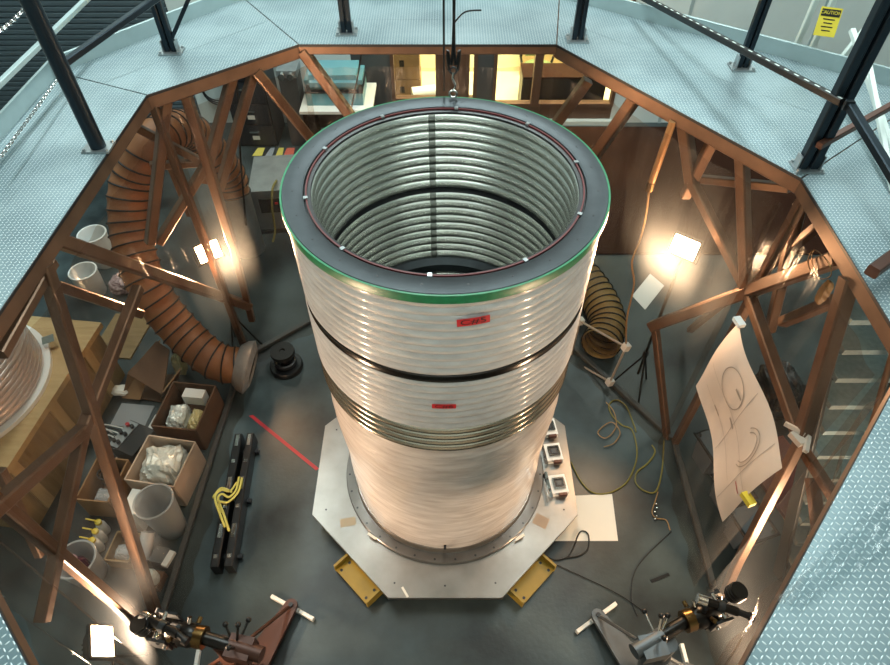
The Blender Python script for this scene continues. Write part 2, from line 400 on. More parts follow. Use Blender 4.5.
# corner A and wall AB
tube(W(166, 100, 'AB', .05), W(150, 243, 'AB', .05), .075)
tube(W(186, 95, 'AB', .04), W(232, 243, 'AB', .04), .075)
tube(W(232, 243, 'AB', .04), W(252, 320, 'AB', .05), .06)
tube(W(233, 74, 'AB', .09), W(203, 182, 'AB', .09), .075)
tube(W(253, 74, 'AB', .09), W(219, 190, 'AB', .09), .07)
tube(W(255, 70, 'AB', .03), W(328, 160, 'AB', .03), .08)
tube(W(207, 163, 'AB', .06), W(158, 243, 'AB', .06), .07)
tube(W(138, 128, 'AB', .25), W(202, 162, 'AB', .15), .06)
tube(W(150, 166, 'AB', .25), W(203, 162, 'AB', .15), .06)
tube(W(170, 165, 'AB', .3), W(190, 215, 'AB', .3), .05)
# back wall BC
tube(W(302, 50, 'BC', .03), W(352, 118, 'BC', .03), .085)
tube(W(352, 118, 'BC', .03), Vector((-.3, 2.19, FZ)), .085)
tube(W(588, 80, 'BC', .03), W(550, 132, 'BC', .03), .085)
tube(W(550, 132, 'BC', .03), Vector((.35, 2.19, FZ)), .085)
# wall CD
tube(W(636, 97, 'CD', .05), W(592, 160, 'CD', .05), .085)
tube(W(592, 160, 'CD', .05), Vector((.96, 2.23, .9)), .085)
tube(W(684, 122, 'CD', .06), W(692, 182, 'CD', .08), .085)
tube(W(713, 140, 'CD', .08), W(685, 196, 'CD', .1), .07)
tube(W(742, 158, 'CD', .04), W(746, 288, 'CD', .05), .075)
tube(W(692, 182, 'CD', .08), W(746, 288, 'CD', .05), .07)
tube(W(690, 178, 'CD', .35), W(790, 188, 'CD', .35), .06)
tube(W(655, 325, 'CD', .05), W(668, 445, 'CD', .05), .06)
tube(W(800, 205, 'CD', .15), W(770, 330, 'CD', .35), .07)
tube(W(820, 225, 'DE', .18), W(690, 330, 'DE', .45), .06)
# wall DE
bent((840, 258), (652, 326), 'DE', 'CD', .05, .05, .09)
dj = W(801, 440, 'DE', .05)
tube(W(746, 286, 'DE', .05), dj, .075)
d2 = W(850, 278, 'DE', .03); tube(d2, dj, .085)
d3 = W(738, 562, 'DE', .06); tube(dj, d3, .06); tube(d3, Vector((2.19, -1.10, FZ)), .06)
tube(W(783, 322, 'DE', .28), W(836, 300, 'DE', .2), .07)
tube(W(802, 448, 'DE', .12), W(836, 500, 'DE', .1), .06)
tube(W(812, 478, 'DE', .1), W(820, 540, 'DE', .1), .065)
tube(Vector((-2.24, -1.34, 2.9)), Vector((-2.24, -1.34, FZ)), .07)
tube(W(0, 470, 'KA', .25), W(40, 555, 'KA', .25), .05)
for a, b_ in (('A', 'B'), ('B', 'C'), ('C', 'D'), ('K', 'A'), ('D', 'E')):
    n, _ = wallplane(a+b_); p = Vector(OCT[a]); q = Vector(OCT[b_])
    obj('sill_rail', bar((p.x+n.x*.06, p.y+n.y*.06, .03), (q.x+n.x*.06, q.y+n.y*.06, .03), .05, .05), M_greyp, plat)
tube(Vector((-2.08, 1.4, 2.9)), Vector((-2.08, 1.4, FZ)), .06)
tube(Vector((2.18, .36, 2.9)), Vector((2.18, .36, FZ)), .06)
# clamp on the truss, right
cl = thing('spring_clamp', tuple(dj), 'white spring clamp gripping the right truss joint', 'clamp')
obj('clamp_jaw', box(dj+Vector((-.05, -.02, .05)), (.05, .09, .04), .4), M_white, cl)
obj('clamp_handle', box(dj+Vector((-.06, .03, .08)), (.025, .12, .025), .9, .4), M_white, cl)
obj('clamp_handle', box(dj+Vector((-.02, -.07, .07)), (.025, .12, .025), -.5, .3), M_white, cl)
# ---------------------------------------------------------------- clear plastic curtains hung inside the truss
def curtain(wn, z0, z1, label, ph, inset=.09, u0=0., u1=1., amp=.02, m=None, flare=0.):
    n, c = wallplane(wn); a = Vector(OCT[wn[0]]).lerp(Vector(OCT[wn[1]]), u0); b_ = Vector(OCT[wn[0]]).lerp(Vector(OCT[wn[1]]), u1)
    L_ = (b_-a).length
    def fn(u, v):
        p = a.lerp(b_, u); s = u*L_; z = z0+(z1-z0)*v
        o = -inset + flare*(1-v)**.8*max(0, math.sin(math.pi*u))**1.5 + amp*(math.sin(s*11+ph+1.5*math.sin(v*3+ph))*(.4+.6*(1-v)) + .5*math.sin(s*23+v*4+ph))
        return (p.x+n.x*o, p.y+n.y*o, z)
    return obj('plastic_curtain', sheet(fn, int(L_*28), 16), m or FILM, None, True, label, 'plastic sheet', 'clear curtains')
curtain('KA', .03, 2.86, 'clear plastic curtain on the side truss facing the cardboard boxes', 0)
curtain('AB', .03, 2.86, 'clear plastic curtain in front of the arched brown hose', 1.3)
curtain('BC', .03, 2.86, 'clear plastic curtain facing the office windows', 2.1, m=FILMC)
curtain('CD', .03, 2.86, 'clear plastic curtain by the dangling lamp cord and round tube', .7)
curtain('DE', .03, 2.86, 'clear plastic curtain behind the hanging paper plan', 2.9)
curtain('EG', .03, 2.87, 'loose rumpled plastic curtain hanging below the wide tread-plate deck corner', .4, inset=.03, amp=.03, flare=.62)
curtain('KI', .14, 2.86, 'clear plastic curtain beside the lamp next to the frosted buckets', 4.4, inset=.0, amp=.025)
def strip(u, v):
    a = U(772, 600, z=DZ+.012).lerp(U(905, 478, z=DZ+.012), u); b_ = U(800, 610, z=DZ+.012).lerp(U(905, 540, z=DZ+.012), u); p = a.lerp(b_, v)
    return p+Vector((0, 0, .010*abs(math.sin(v*9+u*4))+.006*math.sin(u*15)**2))
obj('plastic_strip', sheet(strip, 40, 14), film_material('loose_strip_film', .035, .08, 'f0f4f5', 0, .25), None, True, 'loose clear plastic strip lying on the wide tread-plate deck corner', 'plastic sheet')
# ================================================================== GUARD RAIL
rail = thing('guard_rail', (0, 0, DZ), 'dark steel guard rail posts and slotted struts bolted around the walkway opening', 'guard rail')
def post(base, h, w_, plain=False, chan=False):
    b_ = Vector((base.x, base.y, DZ))
    if chan:
        o = obj('post', join(bar(b_+Vector((-w_*.55, 0, .012)), b_+Vector((-w_*.55, 0, h)), w_*.8, w_), bar(b_+Vector((w_*.55, 0, .012)), b_+Vector((w_*.55, 0, h)), w_*.8, w_),
                 box(b_+Vector((0, .01, h/2)), (w_*.4, w_*.5, h-.05))), M_rail, rail)
    else: o = obj('post', cyl(b_+Vector((0, 0, .012)), b_+Vector((0, 0, h)), w_/2, n=20), M_rail, rail, True)
    obj('base_plate', box(b_+Vector((0, 0, .006)), (.17, .13, .012)), M_duct, o)
    if not plain:
        for s in (-1, 1): obj('foot_bracket', box(b_+Vector((s*(w_+.008), 0, .05)), (.008, .06, .09)), M_duct, o)
    for sx in (-1, 1):
        for sy in (-1, 1): obj('bolt', cyl(b_+Vector((sx*.07, sy*.05, .012)), b_+Vector((sx*.07, sy*.05, .026)), .011, n=6), M_duct, o)
    return o
p1 = U(99, 148, z=DZ); p2 = U(172, 52, z=DZ); p3 = U(347, 33, z=DZ); p4 = U(577, 40, z=DZ); p5 = U(741, 68, z=DZ); p6 = U(806, 168, z=DZ)
post(p1, 1.1, .095, plain=True); post(p2, 1.1, .045, chan=True); post(p3, 1.1, .045, chan=True); post(p4, 1.1, .045, chan=True); post(p5, 1.1, .04, chan=True); post(p6, 1.1, .062, chan=True)
def onpost(p, py):                              # height on a post seen at image row py
    d = ray(445, py); return CH + (p.y+CD)/d.y*d.z
h1 = onpost(p1, 66); h2 = onpost(p2, 4)
obj('rail_strut', bar((p1.x, p1.y, h1), U(162, -6, z=h1), .04), M_rail, rail)
obj('rail_strut', bar((p2.x+.03, p2.y, DZ+.1), (p2.x+.42, p2.y+.05, DZ+.62), .028), M_rail, rail)
hs5 = onpost(p5, 50); hs6 = onpost(p6, 96)
def slotted(p, q, nsl):
    p, q = Vector(p), Vector(q); s = obj('slotted_strut', bar(p, q, .04), M_black, rail)
    for i in range(nsl):
        c0 = p.lerp(q, (i+.25)/nsl); c1 = p.lerp(q, (i+.7)/nsl); u = Vector((0, -.021, .016))
        obj('slot', bar(c0+u, c1+u, .014, .014), M_wrail, s)
q0 = U(640, -4, z=hs5+.02)
slotted(q0, (p6.x-.03, p6.y-.07, hs6), 26)
_a, _b = U(872, 272, z=DZ+.12), U(915, 240, z=DZ+.12)
obj('rail_strut', bar(_a, _b, .06), M_ironb, rail)
obj('post', bar((_b.x, _b.y, DZ), (_b.x, _b.y, DZ+1.1), .05), M_rail, rail)
obj('strut_splice', box((p6.x-.01, p6.y-.1, hs6), (.05, .02, .05)), M_steel, rail)
obj('rail_strut', bar((p6.x, p6.y-.07, hs6), U(905, 196, z=hs6-.1), .045), M_rail, rail)
obj('rail_strut', bar((p6.x-.03, p6.y-.06, onpost(p6, 140)), U(905, 98, z=onpost(p6, 140)+.1), .04), M_ironb, rail)
# pale outer handrails, left
orl = thing('handrail', (-2.75, 1.7, DZ), 'pale grey outer handrail with a chain by the roll-up door', 'handrail')
op = U(62, 76, z=DZ)
obj('post', bar((op.x, op.y, DZ), (op.x, op.y, DZ+1.1), .035), M_toe, orl)
zr = onpost(op, 34)
obj('handrail_bar', bar((op.x, op.y-1.4, zr), (op.x+.1, op.y+.9, zr), .035), M_toe, orl)
def chain(name, p, q, sag, n, par, r=.014):
    p, q = Vector(p), Vector(q); c = obj(name, ([], []), M_chrome, par) if False else None
    vfs = []
    for i in range(n):
        u = (i+.5)/n; pt = p.lerp(q, u)-Vector((0, 0, sag*4*u*(1-u))); d = (q-p).normalized(); a, b_ = frame_of(d)
        if i % 2: a = b_
        ring = [pt+d*math.cos(k*math.pi/4)*r*1.25+a*math.sin(k*math.pi/4)*r*.7 for k in range(9)]
        vfs.append(sweep(ring, r*.22, 4, False))
    return obj(name, join(*vfs), M_chrome, par, True)
chain('chain', U(0, 158, z=DZ+.13), U(60, 76, z=DZ+.13), 0, 42, orl)
chain('chain', U(-6, 34, z=DZ+.8), U(32, -4, z=DZ+.8), .02, 20, orl)
# white rails and sign, right
orr = thing('handrail', (2.9, 2.2, DZ), 'white painted outer handrail frame carrying the yellow caution sign', 'handrail')
wp1 = U(797, 44, z=DZ); wp2 = U(812, 48, z=DZ)
for q in (wp1, wp2): obj('post', bar((q.x, q.y, DZ), (q.x+.01, q.y, DZ+1.1), .04), M_wrail, orr)
obj('handrail_bar', bar((wp1.x-1.5, wp1.y+.9, DZ+1.05), (wp2.x+.2, wp2.y-.2, DZ+1.05), .04), M_wrail, orr)
wq = [U(853, 60, z=DZ), U(872, 150, z=DZ), U(886, 110, z=DZ)]
obj('post', bar(wq[0], wq[0]+Vector((.02, 0, 1.1)), .035), M_wrail, orr)
obj('brace', bar(U(852, 30, z=DZ+.4), U(892, 150, z=DZ+.02), .035), M_wrail, orr)
obj('brace', bar(U(868, 60, z=DZ+.3), U(893, 190, z=DZ+.02), .03), M_wrail, orr)
obj('brace', bar(U(838, 62, z=DZ+.05), U(880, 10, z=DZ+.4), .03), M_wrail, orr)
sg = U(828, 22, z=DZ+.3)
sign = thing('caution_sign', tuple(sg), 'yellow caution sign with black header on the white handrail', 'sign')
SR = Matrix.Rotation(-.15, 3, 'Z') @ Matrix.Rotation(math.radians(62), 3, 'X') @ Matrix.Rotation(-.06, 3, 'Z')
def onsign(vf, dz=0): return [sg+SR @ Vector((v[0], v[1], v[2]+dz)) for v in vf[0]], vf[1]
obj('sign_plate', onsign(box((0, 0, 0), (.145, .185, .004))), M_sign, sign)
obj('header_panel', onsign(box((0, .058, .003), (.128, .046, .002))), M_black, sign)
obj('lettering', onsign(textmesh('CAUTION', .026), .0) if False else onsign(([(v[0], v[1]+.058, .0045) for v in textmesh('CAUTION', .031)[0]], textmesh('CAUTION', .031)[1])), M_sign, sign)
for k in range(4):
    obj('text_line', onsign(box((0, .016-.024*k, .003), (.08-.02*(k % 2), .007, .001))), M_ink, sign)
# ================================================================== VESSEL
ves = thing('vacuum_vessel', (0, 0, .206), 'tall corrugated steel vessel wrapped in clear film with open top', 'vessel')
R0 = .85
obj('top_flange', lathe([(.735, TOP-.05), (.735, TOP-.004), (.74, TOP), (.842, TOP), (.848, TOP-.006), (.848, TOP-.03), (.83, TOP-.05)], n=160, closed=True), M_steel, ves, True)
obj('inner_lip', lathe([(.70, TOP-.06), (.70, TOP-.018), (.712, TOP-.014), (.733, TOP-.014), (.733, TOP-.06)], n=128, closed=True), M_dark, ves, True)
obj('seal_ring', lathe([(.718, TOP-.014), (.718, TOP-.004), (.726, TOP-.004), (.726, TOP-.014)], n=128, closed=True), mat('seal_red', '5a1a1c', .5), ves, True)
for k in range(10):
    t = 2*math.pi*(k+.35)/10
    obj('clip', box((.725*math.cos(t), .725*math.sin(t), TOP-.004), (.022, .02, .012), t), M_duct, ves)
for k in range(24):
    t = 2*math.pi*(k+.5)/24
    obj('bolt_hole', cyl((.79*math.cos(t), .79*math.sin(t), TOP-.002), (.79*math.cos(t), .79*math.sin(t), TOP+.001), .0055, n=10), M_dark, ves)
obj('green_tape', lathe([(.83, TOP-.056), (.852, TOP-.056), (.857, TOP-.03), (.855, TOP-.003), (.84, TOP-.003)], n=160, closed=True), M_green, ves, True)
zA = TOP-.05; zB = zfront(376, -.83); zB2 = zfront(382, -.83); zC = zfront(430, -.83); zD = zfront(452, -.83); zE = .29
def ribs(z1, z0, pitch, r, amp, pts=8, soft=False):
    n = max(1, round((z1-z0)/pitch)); out = []
    for i in range(n*pts+1):
        z = z1-(z1-z0)*i/(n*pts); s_n = abs(math.sin(math.pi*i/pts)); out.append((r+amp*(s_n**1.15 if soft else s_n**.7)-amp*.5, z))
    return out[::-1]
def wrapped(prof, n, wr, ph):
    V_, F_ = lathe(prof, n=n); out = []
    for x, y, z in V_:
        t = math.atan2(y, x); k = 1+wr*(math.sin(7*t+3*z+ph)*.4+math.sin(19*t-9*z+ph)*.3+math.sin(3*t+14*z)*.3)
        out.append((x*k, y*k, z))
    return out, F_
obj('wrapped_shell', wrapped(ribs(zA, zB, .055, .832, .012, soft=True), 160, .002, 0), M_wrap, ves, True)
obj('bare_ring', lathe([(.80, zB2-.005), (.826, zB2-.005), (.835, zB2), (.828, (zB+zB2)/2), (.835, zB), (.826, zB+.005), (.80, zB+.005)], n=160), mat('dark_ring_steel', '3c3a38', .2, .9), ves, True)
obj('wrapped_shell', wrapped(ribs(zB2, zC, .055, .832, .015, soft=True), 160, .002, 2), M_wrap, ves, True)
obj('bare_ribs', lathe(ribs(zC, zD, .055, .826, .024), n=160), M_rib, ves, True)
lowp = []
nz = 60
for i in range(nz+1):
    u = i/nz; z = zE+(zD-zE)*u
    lowp.append((.824-.056*(1-u)+.004*math.sin(z*95)*(u**.5)+.006*math.sin(u*11), z))
obj('loose_wrap', wrapped(lowp, 160, .006, 4), M_wraplow, ves, True)
obj('collar', lathe([(.75, .24), (.785, .24), (.785, .275), (.775, .30), (.75, .30)], n=128), M_plate, ves, True)
obj('base_flange', lathe([(.70, .206), (.862, .206), (.868, .212), (.868, .234), (.862, .24), (.70, .24)], n=160), mat('flange_steel', '6b6763', .3, .9, noise=.1, scale=10), ves, True)
for k in range(32):
    t = 2*math.pi*(k+.5)/32
    obj('bolt_hole', cyl((.838*math.cos(t), .838*math.sin(t), .239), (.838*math.cos(t), .838*math.sin(t), .2415), .009, n=10), M_dark, ves)
# inner liner with ribs
zl1 = TOP-.03; zl0 = .35
lz = [zl1-.55, zl1-1.2, zl1-1.95]
seg = [(zl1, lz[0]+.02), (lz[0]-.02, lz[1]+.05), (lz[1]-.05, lz[2]+.02), (lz[2]-.02, zl0)]
for a, b_ in seg:
    pr_ = ribs(a, b_, .062, .695, -.015)
    obj('liner', lathe(pr_, n=128), M_liner, ves, True)
obj('liner_band', lathe([(.70, lz[0]-.02), (.705, lz[0]), (.70, lz[0]+.02)], n=128), M_dark, ves, True)
obj('liner_ledge', lathe([(.70, lz[1]-.05), (.655, lz[1]-.05), (.655, lz[1]+.015), (.70, lz[1]+.05)], n=128), M_steel, ves, True)
obj('liner_band', lathe([(.70, lz[2]-.02), (.705, lz[2]), (.70, lz[2]+.02)], n=128), M_dark, ves, True)
ts = math.atan2(.69, -.08)
for a, b_ in seg:
    pr_ = ribs(a, b_, .062, .695, -.015)
    obj('weld_seam', sheet(lambda u, v: ((pr_[min(int(round(v*(len(pr_)-1))), len(pr_)-1)][0]-.002)*math.cos(ts-.03+.06*u), (pr_[min(int(round(v*(len(pr_)-1))), len(pr_)-1)][0]-.002)*math.sin(ts-.03+.06*u), pr_[min(int(round(v*(len(pr_)-1))), len(pr_)-1)][1]), 3, len(pr_)-1), mat('seam_steel', '7d7e78', .3, .9), ves, True)
obj('vessel_floor', prism([(.7*math.cos(k*math.pi/24), .7*math.sin(k*math.pi/24)) for k in range(48)], .245, .25), M_steel, ves)
# red tags with marker writing
def curved(vf, th0, z0, r, tilt=0):
    out = []
    for v in vf[0]:
        x = v[0]*math.cos(tilt)-v[1]*math.sin(tilt); y = v[0]*math.sin(tilt)+v[1]*math.cos(tilt)
        t = th0+x/r; out.append(((r+v[2])*math.cos(t), (r+v[2])*math.sin(t), z0+y))
    return out, vf[1]
for (px, py, wd, hd, s, tl) in ((474, 323, .155, .05, 'C#5', .06), (444, 406.5, .13, .04, 'C#6', .0)):
    c = U(px, py, y=-.846); th = math.atan2(c.y, c.x)
    tg = obj('marker_tag', curved(sheet(lambda u, v: ((u-.5)*wd, (v-.5)*hd, .0), 10, 2), th, c.z, .8465, tl), M_red, ves)
    tx = textmesh(s, hd*.95); tx = ([(v[0]*1.5, v[1], .001) for v in tx[0]], tx[1])
    obj('handwriting', curved(tx, th, c.z, .8475, tl), M_ink, tg)
# small paper labels at the base flange
for (px, py, a) in ((380, 522, -.55), (372, 536, -.6), (507, 524, .55), (520, 537, .55)):
    c = U(px, py, z=.243); obj('paper_label', box(c, (.085, .022, .002), a), M_paper, ves)
obj('slot_mark', box((0, -.782, .36), (.02, .02, .06)), M_dark, ves)
# lifting eye
le = U(453, 96, z=TOP)
obj('lifting_eye', lathe([(.022+.007*math.cos(k*math.pi/4), .007*math.sin(k*math.pi/4)) for k in range(8)], (le.x, le.y-.04, TOP+.035), 20, True, (0, 1, 0)), M_chrome, ves, True)
# hoist sling
hs = thing('hoist_sling', (le.x, le.y-.04, TOP+.03), 'black wire hoist sling with hook above the vessel rim', 'hoist')
tp = Vector((le.x, le.y-.04, TOP+.05))
obj('hook', sweep(smoothpath([tp, tp+Vector((.012, 0, .04)), tp+Vector((-.004, 0, .08)), tp+Vector((0, 0, .12))], 6), .007, 8), M_chrome, hs, True)
k1 = tp+Vector((0, 0, .13))
obj('wire_rope', sweep(smoothpath([k1+Vector((-.025, 0, 0)), k1+Vector((-.035, 0, .12)), k1+Vector((.0, 0, .28)), k1+Vector((.012, 0, 3))], 6), .008, 8), M_black, hs, True)
obj('wire_rope', sweep(smoothpath([k1+Vector((.025, 0, 0)), k1+Vector((.035, 0, .12)), k1+Vector((.0, 0, .28)), k1+Vector((-.006, 0, 3))], 6), .008, 8), M_black, hs, True)
obj('thimble', lathe([(.02+.006*math.cos(k*math.pi/4), .006*math.sin(k*math.pi/4)) for k in range(8)], (tp.x, tp.y, tp.z+.13), 16, True, (0, 1, 0)), M_steel, hs, True)
obj('tie_cord', sweep(smoothpath([k1+Vector((0, 0, .27)), k1+Vector((.06, 0, .33)), k1+Vector((.15, 0, .34))], 6), .0045, 6), M_black, hs, True)
hc = thing('hand_chain', (le.x-.055, le.y+.01, TOP+.03), 'thin dark hand chain hanging beside the hoist sling', 'chain')
obj('chain_cord', sweep([(le.x-.055, le.y+.01, TOP+.03), (le.x-.06, le.y+.01, TOP+3)], .006, 6), M_black, hc)
# ================================================================== BASE
base = thing('base_plate', (0, 0, 0), 'octagonal aluminium base plate on a yellow lifting frame under the vessel', 'base')
Wd, s_ = 1.121, .44
oct_ = [(-Wd, -s_), (-s_, -Wd), (s_, -Wd), (Wd, -s_), (Wd, s_), (s_, Wd), (-s_, Wd), (-Wd, s_)]
obj('plate', prism(oct_, .17, .206), M_plate, base)
obj('frame', prism([(x*.985, y*.985) for x, y in oct_], .135, .17), M_yellow, base)
for sx in (-1, 1):
    for sy in (-1, 1):
        c = Vector((sx*.655, sy*.885, 0)); a = math.pi/4*(1 if sx*sy < 0 else -1)
        dr = Vector((math.cos(a), math.sin(a), 0)); nn = Vector((sx, sy, 0)).normalized()
        br = obj('foot_bracket', join(box(c+nn*.06+Vector((0, 0, .06)), (.42, .17, .012), a), box(c+nn*-.03+Vector((0, 0, .075)), (.42, .02, .12), a),
             box(c+nn*.06+dr*.20+Vector((0, 0, .075)), (.02, .17, .11), a), box(c+nn*.06-dr*.20+Vector((0, 0, .075)), (.02, .17, .11), a), box(c+nn*.04+Vector((0, 0, .027)), (.3, .12, .054), a)), M_yellow, base)
        for k in (-1, 1):
            for q in (.03, .115): 
                b_ = c+nn*q+dr*k*.155; obj('hole', cyl(b_+Vector((0, 0, .066)), b_+Vector((0, 0, .068)), .012, n=10), M_dark, br)
for x, y in oct_:
    obj('hole', cyl((x*.9, y*.9, .205), (x*.9, y*.9, .2075), .008, n=8), M_dark, base)
obj('hole', cyl((0, -1.03, .205), (0, -1.03, .2075), .008, n=8), M_dark, base)
for px, py, a, sx, sy, m in ((348, 522, .2, .13, .075, mat('tan_tape', '97917f', .6)), (541, 521, -.5, .12, .10, mat('tan_tape2', '958575', .6)), (405, 592, -1.0, .09, .018, M_paper)):
    obj('tape_patch', box(U(px, py, z=.207), (sx, sy, .001), a), m, base)
# connector blocks on the plate
for k, (px, py) in enumerate(((548, 427), (553, 452), (558, 484))):
    c = U(px, py, z=.26)
    t = thing('connector_block', (c.x, c.y, .206), ('white connector block at the row end, half hidden by the vessel wrap', 'white connector block in the middle of the row on the base plate', 'white connector block at the row end near the white paper sheet')[k], 'connector', 'connector blocks on the base plate')
    a = .12
    Rz = Matrix.Rotation(a, 3, 'Z')
    L = lambda x, y, z: (Vector((c.x, c.y, .206))+Rz @ Vector((x, y, z)))
    obj('body', join(box(L(0, 0, .03), (.15, .17, .06), a)), M_white, t)
    obj('side_rail', box(L(-.085, 0, .035), (.025, .24, .07), a), M_chrome, t)
    obj('bezel', join(box(L(.005, .045, .068), (.10, .015, .016), a), box(L(.005, -.045, .068), (.10, .015, .016), a), box(L(-.04, 0, .068), (.015, .075, .016), a), box(L(.05, 0, .068), (.015, .075, .016), a)), M_chrome, t)
    obj('socket', box(L(.005, 0, .062), (.072, .07, .008), a), M_black, t)
    obj('pin_insert', box(L(.005, 0, .068), (.035, .04, .008), a), M_steel, t)
    obj('latch', box(L(.02, -.10, .05), (.07, .022, .04), a), M_ironb, t)
    for q in (-.05, .05): obj('screw', cyl(L(-.085, q, .07), L(-.085, q, .078), .01, n=8), M_dark, t)
# ================================================================== FLOOR ITEMS INSIDE
pc = [U(566, 496, z=.002), U(612, 494, z=.002), U(618, 541, z=.002), U(548, 541, z=.002)]
obj('paper_sheet', sheet(lambda u, v: pc[0].lerp(pc[1], u).lerp(pc[3].lerp(pc[2], u), v)+Vector((0, 0, .002*u*u)), 8, 4), M_paper, None, False, 'white paper sheet lying on the floor against the base plate', 'paper')
fz = .012
def fl(*pts, z=fz): return [U(a, b_, z=z) for a, b_ in pts]
cable('yellow_cable', fl((571, 462), (580, 480), (592, 492), (608, 493), (625, 484), (634, 468), (637, 450), (632, 430), (622, 425), (612, 415), (609, 405), (616, 400), (626, 406), (634, 425), (636, 432)), .007, M_cableY, 'yellow-green cable looping from the base plate across the floor')
cable('yellow_cable', fl((652, 445), (655, 452), (648, 463), (637, 472), (636, 483), (645, 491), (656, 491), (662, 470), (664, 440)), .007, M_cableY, 'yellow cable in an S-bend beside the plastic curtain')
cable('tangled_cord', fl((606, 402), (614, 412), (616, 427), (606, 438), (598, 432), (611, 422), (620, 432), (614, 443), (604, 447), z=.026), .005, M_cableO, 'thin tangled brown cord near the yellow cable loops')
cable('black_cord', fl((548, 557), (556, 560), (567, 557), (573, 548), (580, 532), (588, 534), (588, 548), (580, 555), (566, 558)), .006, M_cableK, 'thin black cord looped over the white paper sheet')
cable('black_cord', fl((553, 563), (590, 580), (620, 595), (645, 612)), .004, M_cableK, 'thin black cord trailing across the bare floor from the yellow bracket')
cable('cable_tail', fl((658, 492), (655, 502), (652, 512), (656, 518), (666, 520), (670, 530)), .005, M_cableO, 'thin brown cord curling beside a string of beads')
for k, (px, py) in enumerate(((656, 504), (657, 508), (655, 512), (657, 516), (655, 519))):
    c = U(px, py, z=.012); obj('bead', lathe([(.012*math.sin(q*math.pi/6), .012-.012*math.cos(q*math.pi/6)) for q in range(7)], (c.x, c.y, 0), 10), M_chrome, None, True, 'small shiny bead of a string on the floor', 'bead', 'beads on the floor')
rt = [U(249, 416, z=.001), U(253, 415, z=.001), U(319, 468.5, z=.001), U(316, 470.5, z=.001)]
obj('floor_tape', prism([(v.x, v.y) for v in rt], .0005, .003), M_redt, None, False, 'red tape strip stuck on the floor running to the base plate', 'tape')
# black spool
sc = U(287, 367, z=.0)
sp = thing('cable_reel', tuple(sc), 'black two-disc reel standing on the floor near the tent corner', 'reel')
obj('disc', lathe([(0.001, 0), (.17, 0), (.17, .045), (.16, .06), (.06, .06)], sc, 32), M_black, sp, True)
obj('hub', cyl(sc+Vector((0, 0, .06)), sc+Vector((0, 0, .22)), .055, n=20), M_dark, sp, True)
obj('disc', lathe([(.02, .22), (.12, .22), (.125, .24), (.12, .27), (.03, .27), (.025, .255), (.001, .255)], sc, 32), M_inst, sp, True)
obj('cable_winding', lathe([(.10+.018*math.cos(q*math.pi/4), .10+.03*math.sin(q*math.pi/4)) for q in range(8)], sc, 28, True), M_dark, sp, True)
# long black rails with yellow straps, left inside
b0, b1 = U(247, 438, z=.09), U(224, 570, z=.09)
tr = thing('rail_assembly', (b0.x, b0.y, 0), 'pair of long black linear rails lying along the curtain with bright fittings', 'rail')
dd = (b1-b0).normalized(); nn = Vector((-dd.y, dd.x, 0))
if nn.x < 0: nn = -nn
for k, off in enumerate((-.06, .05)):
    rl = obj('rail', join(bar(b0+nn*off, b1+nn*off, .07, .16)), M_black, tr)
    for q in range(6):
        c = b0.lerp(b1, .06+.175*q)+nn*off+Vector((0, 0, .085)); obj('fitting', box(c, (.03, .035 if q % 2 else .12, .012), math.atan2(dd.y, dd.x)-math.pi/2), M_chrome, rl)
for q in (.1, .5, .9): obj('cross_bar', bar(b0.lerp(b1, q)-nn*.09+Vector((0, 0, -.05)), b0.lerp(b1, q)+nn*.12+Vector((0, 0, -.05)), .04), M_dark, tr)
# yellow webbing draped over the rails
yz = .20
st = thing('yellow_strap', tuple(U(228, 490, z=yz)), 'yellow webbing strap draped in loops over the black rails', 'strap')
for pts in (((239, 477), (236, 490), (229, 497), (222, 494), (218, 499), (224, 515), (229, 531)), ((237, 482), (230, 491), (221, 490), (215, 498), (220, 514), (225, 527)), ((242, 478), (238, 492), (228, 502), (219, 502), (222, 512)), ((213, 498), (216, 493), (222, 488), (232, 492))):
    obj('strap_loop', sweep(smoothpath([U(a, b_, z=yz) for a, b_ in pts], 6), .010, 6), M_strap, st, True)
